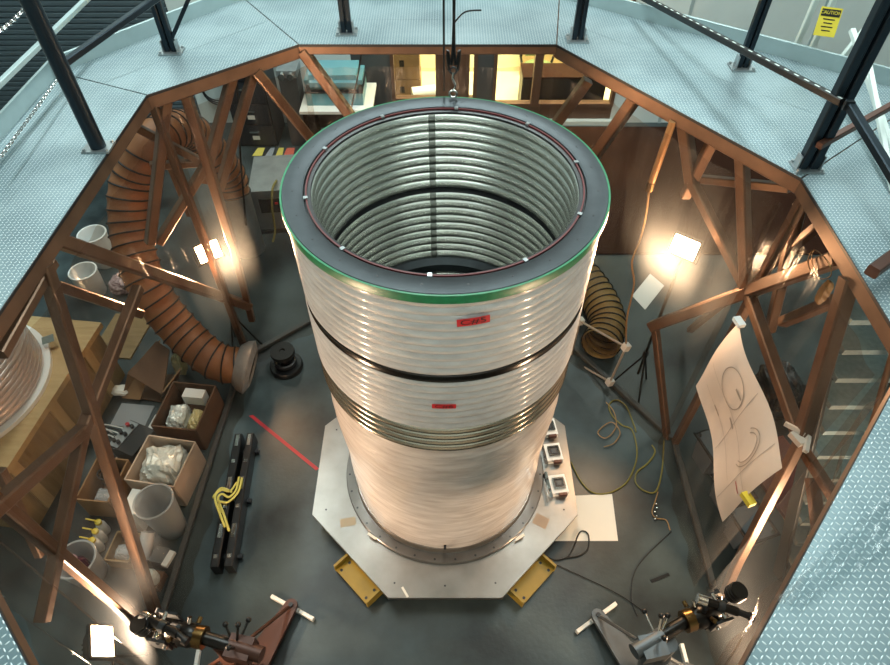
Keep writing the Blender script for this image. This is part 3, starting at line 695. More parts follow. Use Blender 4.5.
# ================================================================== LAMPS (halogen work lamps on tripods outside the curtains)
def work_lamp(head, foot, aim, power, label, col=(1, .80, .61), face=None, legr=.18, off=''):
    head = Vector(head); foot = Vector(foot); aim = Vector(aim); d = (aim-head).normalized(); a, b_ = frame_of(d)
    t = thing('work_lamp'+off, tuple(foot), label, 'lamp')
    def L(x, y, z): return head+a*x+b_*y+d*z
    def lb(cx, cy, cz, sx, sy, sz, taper=1.):
        V_ = []
        for z in (-.5, .5):
            k = 1 if z < 0 else taper
            for x, y in ((-.5,-.5),(.5,-.5),(.5,.5),(-.5,.5)): V_.append(L(cx+x*sx*k, cy+y*sy*k, cz+z*sz))
        return V_, BF
    h = obj('housing', lb(0, 0, -.085, .13, .09, .10, 1.6), M_lampbody, t)
    for k in range(4): obj('cooling_fin', lb(-.045+.03*k, 0, -.15, .006, .07, .03), M_lampbody, h)
    obj('bezel', join(lb(0, .085, -.025, .22, .014, .03), lb(0, -.085, -.025, .22, .014, .03), lb(-.105, 0, -.025, .014, .16, .03), lb(.105, 0, -.025, .014, .16, .03)), M_lampbody, t)
    obj('lamp_glass'+off, lb(0, 0, -.025, .196, .156, .012), M_lampface, t)
    obj('bracket', sweep([L(-.125, 0, -.08), L(-.125, -.12, -.08), L(.125, -.12, -.08), L(.125, 0, -.08)], .007, 6), M_lampbody, t)
    top = Vector((head.x-d.x*.08, head.y-d.y*.08, head.z-.12))
    hub = Vector((top.x, top.y, max(.5, foot.z+.55)))
    obj('pole', cyl(Vector((top.x, top.y, foot.z+.25)), top, .014, n=10), M_lampbody, t, True)
    for k in range(3):
        an = (math.atan2(d.y, d.x) if face is None else math.atan2(face[1], face[0]))+math.pi/3+k*2*math.pi/3
        obj('leg', cyl(Vector((top.x, top.y, foot.z+.55)), Vector((top.x+legr*math.cos(an), top.y+legr*math.sin(an), foot.z+.008)), .010, n=8), M_lampbody, t, True)
    obj('collar', cyl(Vector((top.x, top.y, foot.z+.52)), Vector((top.x, top.y, foot.z+.6)), .026, n=12), M_lampbody, t, True)
    l = bpy.data.lights.new('halogen_tube'+off, 'AREA'); l.shape = 'RECTANGLE'; l.size = .19; l.size_y = .15; l.energy = power; l.color = col; l.spread = math.radians(170)
    lo = bpy.data.objects.new('halogen_tube'+off, l); COL.objects.link(lo); lo.location = L(0, 0, -.012)
    lo.rotation_euler = d.to_track_quat('-Z', 'Y').to_euler(); 
    return t
hl = W(209, 252, 'AB', .13); hr = W(684, 248, 'CD', .13)
work_lamp(hl, (hl.x, hl.y, 0), (-.4, -1.0, 2.6), 60, 'glowing halogen work lamp on tripod beside the brown arched hose', (1, .68, .42), -wallplane('AB')[0], .2)
work_lamp(hr, (hr.x, hr.y, 0), (.4, -1.0, 2.6), 60, 'glowing halogen work lamp on tripod beside the dark brown floor mat', (1, .68, .42), -wallplane('CD')[0], .2)
hf = U(104, 640, t=4.05); work_lamp(hf, (hf.x, hf.y, 0), (-.1, -.75, 2.2), 78, 'glowing halogen work lamp by the frosted bucket with bottle inside', face=(0, -1), legr=.15)
work_lamp((2.5, -1.7, .6), (2.5, -1.7, 0), (.1, -.75, 2.4), 52, 'halogen work lamp under the wide tread-plate deck corner', off='_offscreen')
# ================================================================== AIR HOSES AND BLOWER
def hose(pts, r, m, label, turns_per_m, ends=True, name='air_hose'):
    path = smoothpath(pts, 14); s = 0; L_ = [0]
    for i in range(1, len(path)): s += (path[i]-path[i-1]).length; L_.append(s)
    t = thing(name, tuple(min(path, key=lambda v: v.z)-Vector((0, 0, r))), label, 'hose')
    # resample evenly
    n = int(s*60); pp = []
    for k in range(n+1):
        q = s*k/n; i = max(j for j in range(len(L_)) if L_[j] <= q+1e-9); i = min(i, len(path)-2)
        u = (q-L_[i])/max(1e-6, L_[i+1]-L_[i]); pp.append(path[i].lerp(path[i+1], u))
    rf = lambda i, ss, th: r*(1-.07*abs(math.sin(math.pi*(ss*turns_per_m-th/(2*math.pi))))**.6*1.0+.015*math.sin(5*th+ss*9))
    obj('hose_skin', sweep(pp, rf, 28, False), m, t, True)
    # spiral wire
    a = b_ = None; hel = []; N_ = int(s*turns_per_m*20); 
    V2 = []
    fr = []
    for i, p in enumerate(pp):
        d = (pp[min(i+1, n)]-pp[max(i-1, 0)]).normalized()
        if a is None: a, b_ = frame_of(d)
        else: a = (a-d*a.dot(d)).normalized(); b_ = d.cross(a)
        fr.append((p, a.copy(), b_.copy()))
    for k in range(N_+1):
        q = k/N_*n; i = min(int(q), n-1); u = q-i; th = 2*math.pi*turns_per_m*s*k/N_
        p = fr[i][0].lerp(fr[i+1][0], u); aa = fr[i][1].lerp(fr[i+1][1], u); bb = fr[i][2].lerp(fr[i+1][2], u)
        hel.append(p+(aa*math.cos(th)+bb*math.sin(th))*r*1.005)
    obj('spiral_wire', sweep(hel, .0085, 5), M_wire, t, True)
    return t, pp
hpts = [U(234, 196, z=.8), U(229, 176, z=1.05), U(210, 150, z=1.5), U(184, 130, z=1.9), U(154, 142, z=2.1), U(132, 182, z=1.8), U(130, 228, z=1.45), U(147, 285, z=1.05), U(180, 330, z=.65), U(214, 360, z=.42), U(243, 366, z=.34)]
hose(hpts, .19, M_hose, 'large brown spiral air hose arching behind the truss and down to the curtain', 9)
# collar where the hose enters the curtain
hcol = thing('curtain_port', tuple(hpts[-1]-Vector((0, 0, .3))), 'grey taped plastic port where the brown hose meets the curtain', 'port')
dn = (hpts[-1]-hpts[-2]).normalized()
obj('sleeve', lathe([(.2, -.06), (.25, .0), (.27, .06), (.19, .10), (.17, .08)], hpts[-1], 28, False, dn), mat('taped_plastic', '6d6660', .3, .1, noise=.2, bump=.5, bscale=20), hcol, True)
rp = [U(556, 262, z=.22), U(578, 272, z=.22), U(598, 298, z=.22), U(607, 325, z=.22), U(600, 345, z=.24)]
hose(rp, .2, M_hosey, 'tan spiral air hose lying on the floor behind the vessel with open end', 11)
# PVC frame around the hose opening
pv = [W(580, 321, 'CD', .0), W(626, 347, 'CD', .0), W(610, 382, 'CD', .0), W(570, 359, 'CD', .0)]
pf = thing('pvc_frame', tuple(pv[2]), 'thin white pipe frame with corner fittings around the tan hose opening', 'frame')
for i in range(4): obj('pipe', cyl(pv[i], pv[(i+1) % 4], .011, n=10), mat('pvc_grey', 'a39d94', .4), pf, True)
for i in (0, 1, 2, 3): obj('corner_fitting', box(pv[i], (.06, .06, .07), .4, .3), M_white, pf)
# blower unit
bc = Vector((-2.0, 3.85, 0))
bl = thing('blower_unit', tuple(bc), 'galvanised silver air blower box with round duct outlets', 'blower')
obj('cabinet', box(bc+Vector((0, .0, .33)), (.75, .7, .56), .1), M_duct, bl)
obj('lid', box(bc+Vector((0, .0, .63)), (.8, .75, .04), .1), M_duct, bl)
obj('vent_panel', box(bc+Vector((-.02, -.36, .42)), (.5, .02, .2), .1), M_dark, bl)
for k in range(4): obj('indicator', box(bc+Vector((-.15+.09*k, -.378, .46)), (.04, .01, .03), .1), M_redt, bl)
obj('outlet_duct', cyl(bc+Vector((.34, -.12, .46)), bc+Vector((.62, -.2, .46)), .19, n=28), M_duct, bl, True)
obj('outlet_duct', cyl(bc+Vector((.36, -.25, .28)), bc+Vector((.75, -.42, .28)), .21, n=28), M_duct, bl, True)
obj('flange_ring', lathe([(.19+.015*math.cos(q*math.pi/4), .015*math.sin(q*math.pi/4)) for q in range(8)], bc+Vector((.62, -.2, .46)), 28, True, (.95, -.3, 0)), M_chrome, bl, True)
obj('outlet_duct', cyl(hpts[0]+Vector((0, 0, -.8)), hpts[0]+Vector((0, 0, .06)), .185, n=28), M_duct, bl, True)
obj('plinth', box(bc+Vector((0, 0, .025)), (.8, .75, .05), .1), M_dark, bl)
cable('yellow_hose', [bc+Vector((-.05, -.2, .665)), bc+Vector((-.06, -.40, .68)), bc+Vector((-.10, -.46, .45)), bc+Vector((-.12, -.50, .15)), bc+Vector((-.16, -.58, .014))], .014, M_cableY, 'yellow-green hose hanging down the front of the silver blower')
cable('black_cord', [Vector((U(236, 78, y=2.62).x, 2.62, 2.985)), U(236, 78, y=2.62), U(240, 150, y=2.62), U(243, 190, y=2.62), U(246, 225, y=2.62)], .010, M_cableK, 'black power cord hanging from the walkway in front of the silver blower')
hose([bc+Vector((.70, -.40, .28)), bc+Vector((.88, -.48, .26)), bc+Vector((1.1, -.68, .2)), bc+Vector((1.35, -.86, .16)), bc+Vector((1.65, -.92, .15))], .14, M_hosey, 'short tan hose leaving the silver blower behind the vessel', 14)
# grey pallet/board on the floor in front of the blower
# ================================================================== BACKGROUND OBJECTS
def cabinet():
    x0, x1 = U(236, 100, y=5.8).x, U(275, 100, y=5.8).x; y0 = 5.45; hh = 1.35
    t = thing('filing_cabinet', ((x0+x1)/2, y0+.3, 0), 'black filing cabinet with labelled drawers against the white wall', 'filing cabinet')
    obj('body', prismx(x0, x1, y0, y0+.6, 0, hh), M_black, t)
    for k in range(4):
        z = .04+k*.325; d = obj('drawer', prismx(x0+.02, x1-.02, y0-.02, y0, z, z+.305), mat('drawer_black', '1b1d22', .35), t)
        cx = (x0+x1)/2
        obj('handle', prismx(cx-.07, cx+.07, y0-.05, y0-.02, z+.2, z+.225), M_chrome, d); obj('label_holder', prismx(cx-.05, cx+.05, y0-.027, y0-.02, z+.08, z+.14), M_paper, d)
cabinet()
def bench():
    x0, x1 = -1.95, -1.02; y0 = 5.1
    t = thing('workbench', ((x0+x1)/2, y0+.35, 0), 'white-topped workbench with brown sides under the teal case', 'workbench')
    obj('top', prismx(x0-.03, x1+.03, y0, y0+.8, .71, .75), M_paper, t)
    for x in (x0, x1-.06): obj('leg', prismx(x, x+.06, y0+.04, y0+.76, 0, .71), M_brownwall, t)
    obj('back_panel', prismx(x0+.06, x1-.06, y0+.7, y0+.73, .1, .71), M_brownwall, t)
    c = thing('equipment_case', (-1.5, 5.55, .75), 'teal equipment case with rounded lid on the workbench', 'case')
    obj('body', prismx(x0+.06, x1-.1, y0+.16, y0+.72, .75, .93), M_teal, c)
    obj('seam_band', prismx(x0+.05, x1-.09, y0+.15, y0+.73, .93, .95), M_dark, c)
    lid = lathe([(0, 0)], n=3)
    bm = bmesh.new(); bmesh.ops.create_cube(bm, size=1)
    for v in bm.verts: v.co = Vector((v.co.x*.78, v.co.y*.57, v.co.z*.2))
    bmesh.ops.bevel(bm, geom=bm.edges[:], offset=.07, segments=4, affect='EDGES')
    bm.verts.ensure_lookup_table()
    vf = ([Vector(((x0+x1)/2-.02, y0+.44, 1.05))+v.co for v in bm.verts], [tuple(v.index for v in f.verts) for f in bm.faces]); bm.free()
    obj('lid', vf, M_teal, c, True)
    obj('latch', prismx(-1.52, -1.42, y0+.13, y0+.16, .9, .98), M_chrome, c)
    obj('paper_stack', prismx(x1-.42, x1-.08, y0+.01, y0+.14, .75, .765), M_white, None, False, 'white papers on the workbench edge beside the teal case', 'paper')
bench()
mic = U(291, 62, z=1.1); 
b2 = thing('bench_machine', (mic.x, 5.6, 0), 'tall silver machine with chrome knobs beside the teal case', 'machine')
obj('column', prismx(mic.x-.13, mic.x+.12, 5.45, 5.75, 0, 1.05), M_greyp, b2)
obj('cover', prismx(mic.x-.14, mic.x+.13, 5.44, 5.76, 1.05, 1.15), M_duct, b2)
for k in (-.06, .06): obj('knob', cyl((mic.x+k, 5.43, 1.1), (mic.x+k, 5.36, 1.1), .045, n=16), M_chrome, b2, True)
# brown cabinet under the white shelf edge
obj('side_table', join(prismx(-1.35, -.55, 4.45, 4.75, .50, .54)), M_paper, None, False, 'white shelf board over a low brown cabinet behind the vessel', 'shelf')
obj('low_cabinet', join(prismx(-1.33, -.57, 4.47, 4.75, 0, .499)), M_brownwall, None, False, 'low dark brown cabinet under the white shelf board', 'cabinet')
# office contents
def boxstack():
    c = U(407, 92, y=6.75)
    for k, (dx, z, s, m) in enumerate(((0, 0, .5, M_card), (.01, .42, .46, M_card))):
        t = thing('cardboard_box', (c.x+dx, 6.85, z), ('cardboard box at the foot of the stack inside the office', 'cardboard box on top of the stack inside the office')[k], 'box', 'boxes in the office')
        obj('body', prismx(c.x+dx-s*.55, c.x+dx+s*.45, 6.65, 7.1, z, z+.41), m, t)
        obj('tape', prismx(c.x+dx-s*.55-.001, c.x+dx+s*.45+.001, 6.85, 6.9, z+.36, z+.412), M_wood, t)
        obj('print_mark', prismx(c.x+dx-.1, c.x+dx-.03, 6.645, 6.651, z+.2, z+.3), M_ink, t)
    for dx in (-.15, .13):
        t = thing('carton', (c.x+dx, 6.8, .83), 'small open carton with white label atop the office box stack', 'box', 'small cartons in the office')
        obj('body', box((c.x+dx, 6.85, .912), (.17, .17, .15), .3*(1 if dx > 0 else -1)), M_card, t)
        obj('label', box((c.x+dx, 6.74, .91), (.1, .005, .08), .3*(1 if dx > 0 else -1)), M_paper, t)
    rc = U(425, 84, y=6.6)
    obj('paper_roll', cyl((rc.x-.2, 6.45, rc.z-.095), (rc.x+.25, 6.55, rc.z-.095), .11, n=20), M_white, None, True, 'white rolled drawing on the stand by the office window', 'paper roll')
    t = thing('roll_stand', (rc.x, 6.55, 0), 'plain stand carrying the white roll behind the office window', 'stand')
    obj('stand_top', prismx(rc.x-.25, rc.x+.28, 6.36, 6.62, rc.z-.26, rc.z-.2), M_wood, t)
    for dx in (-.22, .25): obj('leg', prismx(rc.x+dx-.02, rc.x+dx+.02, 6.38, 6.6, 0, rc.z-.26), M_wood, t)
boxstack()
def chair():
    c = U(537, 78, y=6.9)
    t = thing('office_chair', (c.x+.1, 6.95, 0), 'olive green office chair with armrest behind the window', 'chair')
    def back(u, v): 
        a = (u-.5)*1.1; return (c.x-.02+.3*math.sin(a), 7.15+.12*math.cos(a)+.04*v, .5+.5*v*(1-.15*(2*u-1)**4))
    obj('backrest', sheet(back, 10, 6), M_olive, t, True)
    obj('seat', prism([(c.x+.24*math.cos(k*math.pi/8), 6.92+.24*math.sin(k*math.pi/8)) for k in range(16)], .42, .5), M_olive, t)
    for s in (-1, 1): obj('armrest', sweep(smoothpath([(c.x+s*.24, 7.15, .45), (c.x+s*.29, 7.1, .68), (c.x+s*.29, 6.85, .7)], 5), .02, 8), M_dark, t, True)
    obj('column', cyl((c.x, 6.95, .06), (c.x, 6.95, .42), .03), M_dark, t)
    for k in range(5): 
        a = k*2*math.pi/5; obj('leg', bar((c.x, 6.95, .08), (c.x+.27*math.cos(a), 6.95+.27*math.sin(a), .04), .04), M_dark, t)
    d = thing('office_desk', (c.x+.8, 6.45, 0), 'dark brown desk facing the office window', 'desk')
    x0, x1 = U(521, 95, y=6.35).x, U(604, 95, y=6.35).x
    obj('desk_top', prismx(x0, x1, 6.3, 6.75, .60, .63), M_brownwall, d); obj('modesty_panel', prismx(x0+.02, x1-.02, 6.32, 6.34, 0, .6), M_dark, d)
    for x in (x0, x1-.03): obj('side_panel', prismx(x, x+.03, 6.34, 6.73, 0, .6), M_dark, d)
    obj('partition_board', prismx(x0+.1, 3.4, 7.6, 7.66, .001, 1.0), M_wood, None, False, 'tan partition board along the office back wall', 'board')
chair()
# brown mat area and items, right rear
q = [U(596, 258, z=0), U(760, 258, z=0)]
obj('floor_mat', prismx(.9, 5.2, 3.05, 5.95, 0, .02), M_brownwall, None, False, 'large dark brown floor mat between the curtain and the office', 'mat')
obj('paper_sheet', prism([tuple(U(a, b_, z=0).xy) for a, b_ in ((650, 274), (664, 286), (645, 310), (632, 296))], .002, .006), M_white, None, False, 'white paper sheet on the floor by the lamp tripod', 'paper')
lt = thing('lamp_tube', tuple(W(650, 185, 'CD', .02)), 'round tan tube lamp clamped under the walkway with a trailing cord', 'lamp')
obj('tube', cyl(W(673, 121, 'CD', .0), W(651, 184, 'CD', .0), .026, n=14), mat('tube_tan', 'a57b50', .4, .3), lt, True)
obj('end_cap', cyl(W(651.5, 182, 'CD', .0), W(649, 190, 'CD', .0), .032, n=14), M_brass, lt, True)
obj('cord', sweep(smoothpath([W(649, 190, 'CD', .0), W(646, 215, 'CD', .0), W(640, 240, 'CD', .0), W(632, 262, 'CD', .0), W(634, 285, 'CD', .0), W(627, 318, 'CD', .0), W(626, 345, 'CD', .0)], 8), .008, 6), M_cableO, lt, True)
# striped floor marking, rear left
for k, (a, b_, m, nm) in enumerate((((252, 262, 156, 130), 0, M_matY, 'yellow floor stripe beside the silver blower'), ((265, 272, 156, 130), 0, M_matG, 'grey floor stripe between yellow stripes behind the blower'), ((273, 281, 162, 131), 0, M_matY, 'yellow floor stripe next to the red floor patch'), ((281, 292, 162, 135), 0, M_matR, 'faded red floor patch behind the vessel rim'))):
    x0, x1, y0, y1 = a; y1 = max(y1, 148)
    obj('floor_stripe', prism([tuple(U(x0, y0, z=0).xy), tuple(U(x1, y0, z=0).xy), tuple(U(x1+3, y1, z=0).xy), tuple(U(x0+6, y1, z=0).xy)], .001, .004), m, None, False, nm, 'floor marking')
# cables coiled on the white wall
cw = U(216, 92, y=6.0)
obj('wall_cable_coil', join(*[sweep([(cw.x+.02*k+(.2+.02*k)*math.cos(a*math.pi/10), 6.04-.015*k, cw.z+(.16+.03*k)*math.sin(a*math.pi/10)) for a in range(21)], .012, 6) for k in range(3)]), M_cableK, None, True, 'coil of black cable hanging on the white wall', 'cable')
# ================================================================== LEFT OUTSIDE: boxes, buckets, drum
def open_box(c, sx, sy, sz, rz, m, label, flaps=True, name='cardboard_box', cat='box', wall=.012):
    t = thing(name, (c[0], c[1], 0 if c[2] < .02 else c[2]), label, cat)
    c = Vector(c); R = Matrix.Rotation(rz, 3, 'Z')
    def b_(x, y, z, a, b2, c2): return [c+R @ (v) for v in box((x, y, z), (a, b2, c2))[0]], BF
    obj('box_wall', b_(-sx/2, 0, sz/2, wall, sy, sz), m, t); obj('box_wall', b_(sx/2, 0, sz/2, wall, sy, sz), m, t)
    obj('box_wall', b_(0, -sy/2, sz/2, sx, wall, sz), m, t); obj('box_wall', b_(0, sy/2, sz/2, sx, wall, sz), m, t)
    obj('box_base', b_(0, 0, .008, sx, sy, .012), m, t)
    if flaps:
        for s in (-1, 1):
            fl_ = box((0, 0, 0), (sx*.42, sy, .008), 0, s*.9)
            obj('flap', ([c+R @ (v+Vector((s*(sx/2+.10), 0, sz-.10))) for v in fl_[0]], BF), m, t)
    return t, c, R
def lump(c, sx, sy, sz, seed, m, name, label, cat, parent=None, n=14):
    def fn(u, v):
        th = 2*math.pi*u; ph = math.pi*v; x, y, z = math.sin(ph)*math.cos(th), math.sin(ph)*math.sin(th), math.cos(ph)
        k = 1+.14*fractal(x*2+seed, y*2, z*2)+.07*fractal(x*7+seed, y*7, z*6)+.04*fractal(x*15, y*14+seed, z*13)
        sg_ = lambda q: math.copysign(abs(q)**.6, q)
        return (c[0]+sx*.5*sg_(x)*k, c[1]+sy*.5*sg_(y)*k, c[2]+sz*.5*(1+z*k))
    return obj(name, sheet(fn, n*4, n*2), m, parent, True, label if parent is None else None, cat if parent is None else None)
# big box with packets
c1 = U(195, 425, z=0); t, c, R = open_box((c1.x, c1.y, 0), .42, .50, .34, -.12, M_cardd, 'brown open cardboard box holding white carton and plastic packets', False)
p = lambda x, y, z: c+R @ Vector((x, y, z))
obj('white_carton', box(p(.03, .15, .27), (.2, .1, .12), -.12), M_white, None, False, 'small white carton inside the open brown box', 'carton')
lump(p(-.08, -.06, .05), .18, .28, .24, 1, M_bubble, 'plastic_packet', 'crumpled clear plastic packet in the open brown box', 'packet')
lump(p(.11, -.07, .05), .14, .24, .22, 2.2, mat('packet_yellow', 'b9b07c', .3, coat=.5, bump=.6, bscale=30), 'yellow_packet', 'yellowish plastic packet in the open brown box', 'packet')
# white-lined box filled with bubble wrap
c2 = U(174, 480, z=0); t, c, R = open_box((c2.x, c2.y, 0), .44, .44, .36, -.16, mat('printed_carton', 'b7a594', .7, noise=.1), 'pale printed carton filled with bubble wrap', False)
lump((c.x, c.y, .02), .37, .37, .38, 3.1, M_bubble, 'bubble_wrap', 'crumpled bubble wrap bulging from the pale carton', 'bubble wrap')
# box with tools
c3 = U(116, 495, z=0); t, c, R = open_box((c3.x, c3.y, 0), .28, .40, .30, -.1, M_card, 'narrow cardboard box of cables and small parts', False)
p3 = c.copy()
lump((c.x, c.y-.09, .035), .19, .16, .16, 5, M_ghost, 'parts_bag', 'clear bag of parts in the narrow cardboard box', 'bag')
lump((c.x+.0, c.y+.1, .035), .19, .15, .14, 6, M_inst, 'tool_pouch', 'dark tool pouch in the narrow cardboard box', 'pouch')
for k in range(4):
    a0 = random.random()*6
    obj('cable_coil', sweep([(c.x+(.065+.008*k)*math.cos(a0+a*.45), c.y+.08+.065*math.sin(a0+a*.45), .205+.017*k) for a in range(18)], .007, 6), M_cableK if k % 2 else M_chrome, None, True, 'coil of %s cable in the narrow cardboard box' % ('black' if k % 2 else 'shiny'), 'cable', 'cable coils in the box')
# black power supply
ps = U(138, 450, z=.0)
psu = thing('power_supply', (ps.x, ps.y, 0), 'black instrument box with silver front panel and knobs', 'instrument')
obj('case', box((ps.x+.02, ps.y, .11), (.28, .30, .22), -.4), M_black, psu)
Rp = Matrix.Rotation(-.4, 3, 'Z'); bp_ = Vector((ps.x+.02, ps.y, 0))
obj('front_panel', [[bp_+Rp @ v for v in box((-.085, 0, .225), (.10, .28, .012))[0]], BF], M_duct, psu)
for k in range(6):
    q0_ = bp_+Rp @ Vector((-.11+.05*(k % 2), -.09+.09*(k//2), .231)); obj('knob', cyl(q0_, q0_+Vector((0, 0, .03)), .018, n=10), M_redt if k == 4 else M_dark, psu)
for k in range(5):
    pts = [bp_+Rp @ Vector((-.14, -.06+.03*k, .2)), bp_+Rp @ Vector((-.28-.03*k, -.05+.02*k, .15)), bp_+Rp @ Vector((-.25, -.2+.05*k, .02)), bp_+Rp @ Vector((-.12, -.3+.03*k, .012))]
    obj('lead_wire', sweep(smoothpath(pts, 5), .006, 5), M_cableK if k % 2 else M_white, psu, True)
# torn box
ct = U(150, 372, z=.0)
tb = thing('torn_box', (ct.x, ct.y, 0), 'torn brown cardboard box leaning open with loose paper', 'box')
def tz(px, py, z): return U(px, py, z=z)
def slab(pts, th, m, nm):
    a, b_, c_, d_ = pts; n = (b_-a).cross(d_-a).normalized()*th
    obj(nm, ([a, b_, c_, d_, a+n, b_+n, c_+n, d_+n], BF), m, tb)
slab([tz(122, 398, .05), tz(128, 372, .3), tz(160, 340, .45), tz(140, 400, .05)], .012, M_card, 'side_panel')
slab([tz(128, 374, .3), tz(163, 395, .2), tz(170, 350, .4), tz(157, 341, .45)], .012, M_cardd, 'lid_panel')
slab([tz(122, 396, .014), tz(163, 403, .014), tz(174, 375, .014), tz(132, 374, .014)], .012, M_cardd, 'base_panel')
slab([tz(160, 400, .02), tz(178, 378, .02), tz(180, 368, .35), tz(162, 392, .3)], .012, M_card, 'side_panel')
lump(tz(122, 392, .06), .16, .12, .06, 3, M_paper, 'paper_wad', '', '', tb)
lump(tz(184, 372, .02), .1, .16, .28, 8, mat('foam_pale', 'b7b48a', .7), 'foam_piece', 'pale foam piece beside the torn box', 'foam')
# small clear box and tube with blue cap, near
pb = U(160, 425, z=0); obj('plastic_sheet', box((U(133, 416, z=.0).x, U(133, 416, z=0).y, .006), (.34, .26, .012), -.1), M_ghost, None, False, 'flat frosted plastic sheet on the floor by the boxes', 'plastic sheet')
tcp = thing('capped_tube', tuple(U(166, 420, z=0)), 'short white tube with dark blue cap beside the brown box', 'tube')
ta, tb_ = U(152, 431, z=.05), U(160, 417, z=.05)
obj('tube_body', cyl(ta, tb_, .05, n=16), M_white, tcp, True); obj('tube_cap', cyl(ta, ta+(ta-tb_).normalized()*.03, .03, n=16), M_blue, tcp, True)
# long white carton
lc = U(145, 518, z=0); obj('long_carton', box((lc.x, lc.y, .15), (.12, .24, .30), -.16), M_white, None, False, 'white rectangular carton between the box and frosted bucket', 'carton')
# rolled tube with blue end
a, b_ = U(148, 532, z=.18), U(143, 559, z=.075)
rt_ = thing('wrapped_roll', tuple((a+b_)/2-Vector((0, 0, .3))), 'plastic-wrapped roll with blue end lying by the bucket', 'roll')
obj('roll_body', cyl(a, b_, .055, n=20), mat('roll_white', 'c9cdd2', .2, .2, bump=.3, bscale=20, coat=.6), rt_, True)
dv = (b_-a).normalized(); obj('blue_end', cyl(b_, b_+dv*.1, .035, .03, n=16), M_blue, rt_, True)
# buckets
def bucket(c, r0, r1, h, lean, m, label, name='bucket', group=None):
    t = thing(name, tuple(c), label, 'bucket', group); c = Vector(c); ax = Vector((lean[0], lean[1], 1)).normalized()
    obj('bucket_body', lathe([(.001, .0), (r0, 0), (r0+.005, .01), (r1, h), (r1-.012, h), (r0-.012, .02), (.001, .02)], c, 40, False, ax), m, t, True)
    obj('rim', lathe([(r1+.006*math.cos(q*math.pi/4), h-.008+.01*math.sin(q*math.pi/4)) for q in range(8)], c, 40, True, ax), m, t, True)
    return t, ax
bk = Vector((-2.345, -.47, 0)); bucket(bk, .105, .155, .52, (0, 0), M_ghost, 'empty frosted plastic bucket standing by the black rails')
bk2 = U(92, 574, z=.0); t, ax = bucket(bk2, .12, .155, .32, (-.0, 0), M_ghost, 'wide frosted bucket with a dark purple bottle inside')
bt = thing('bottle', (bk2.x, bk2.y, .025), 'dark purple bottle standing in the frosted bucket', 'bottle')
obj('bottle_body', lathe([(.001, 0), (.06, 0), (.065, .02), (.065, .2), (.03, .26), (.03, .28), (.001, .28)], (bk2.x-.02, bk2.y, .025), 24), mat('purple', '4a1f33', .25), bt, True)
obj('bottle_cap', lathe([(.001, .31), (.035, .31), (.035, .28), (.03, .28)], (bk2.x-.02, bk2.y, .025), 20), mat('cap_pink', 'a98b93', .3), bt, True)
wb1 = U(107, 262, z=0); bucket(wb1, .13, .16, .45, (0, 0), M_white, 'tall white plastic bucket behind the other white bucket')
wb2 = U(95, 292, z=0); bucket(wb2, .13, .15, .34, (0, 0), M_white, 'pale open bucket on the floor in front of the tall white bucket')
# three squeeze bottles
for k, (px, py) in enumerate(((99, 523), (96, 532), (93, 541))):
    c = U(px, py, z=.16); cc = (c.x, c.y, 0)
    t = thing('squeeze_bottle', cc, 'white squeeze bottle with yellow nozzle cap in a row beside the box', 'bottle', 'row of squeeze bottles')
    obj('bottle_body', lathe([(.001, 0), (.034, 0), (.038, .02), (.038, .13), (.024, .16), (.001, .16)], cc, 20), M_white, t, True)
    obj('nozzle_cap', lathe([(.026, .16), (.026, .185), (.001, .19)], cc, 16), mat('cap_yellow', 'cbb52e', .4), t, True)
    obj('spout', sweep([Vector((c.x, c.y, .185)), Vector((c.x-.02, c.y, .21)), Vector((c.x-.09, c.y+.01, .22))], .007, 6), mat('cap_yellow', 'cbb52e', .4), t, True)
# small wooden tray and small boxes
tc_ = U(129, 553, z=0); t, c, R = open_box((tc_.x, tc_.y, 0), .20, .24, .14, -.1, M_woodd, 'shallow wooden tray between the bottles and the roll', False, 'tray', 'tray')
obj('tray_bag', *[None]*0) if False else lump((c.x, c.y-.02, .028), .14, .12, .09, 9, M_ghost, 'parts_bag', 'clear bag lying in the shallow wooden tray', 'bag')
for (px, py, s, m, lb_) in ((164, 560, (.12, .13, .12), M_irong, 'small grey metal box near the blue-ended roll'), (155, 582, (.17, .13, .1), M_cardd, 'small dark brown carton with shiny jar on it')):
    c = U(px, py, z=0); obj('small_box', box((c.x, c.y, s[2]/2), s, -.2), m, None, False, lb_, 'box')
c = U(154, 580, z=.1); obj('glass_jar', lathe([(.001, .1), (.05, .1), (.055, .12), (.055, .2), (.04, .22), (.04, .24), (.001, .24)], (c.x, c.y, 0), 20), M_bubble, None, True, 'shiny glass jar on the small dark carton', 'jar')
c = U(167, 560, z=.12); obj('white_bar', box((c.x+.02, c.y, .14), (.05, .13, .035), -.3), M_white, None, False, 'white plastic bar on the grey metal box', 'bar')
obj('shelf_board', box((U(150, 520, z=0).x, U(150, 520, z=0).y, -.0)), None) if False else None
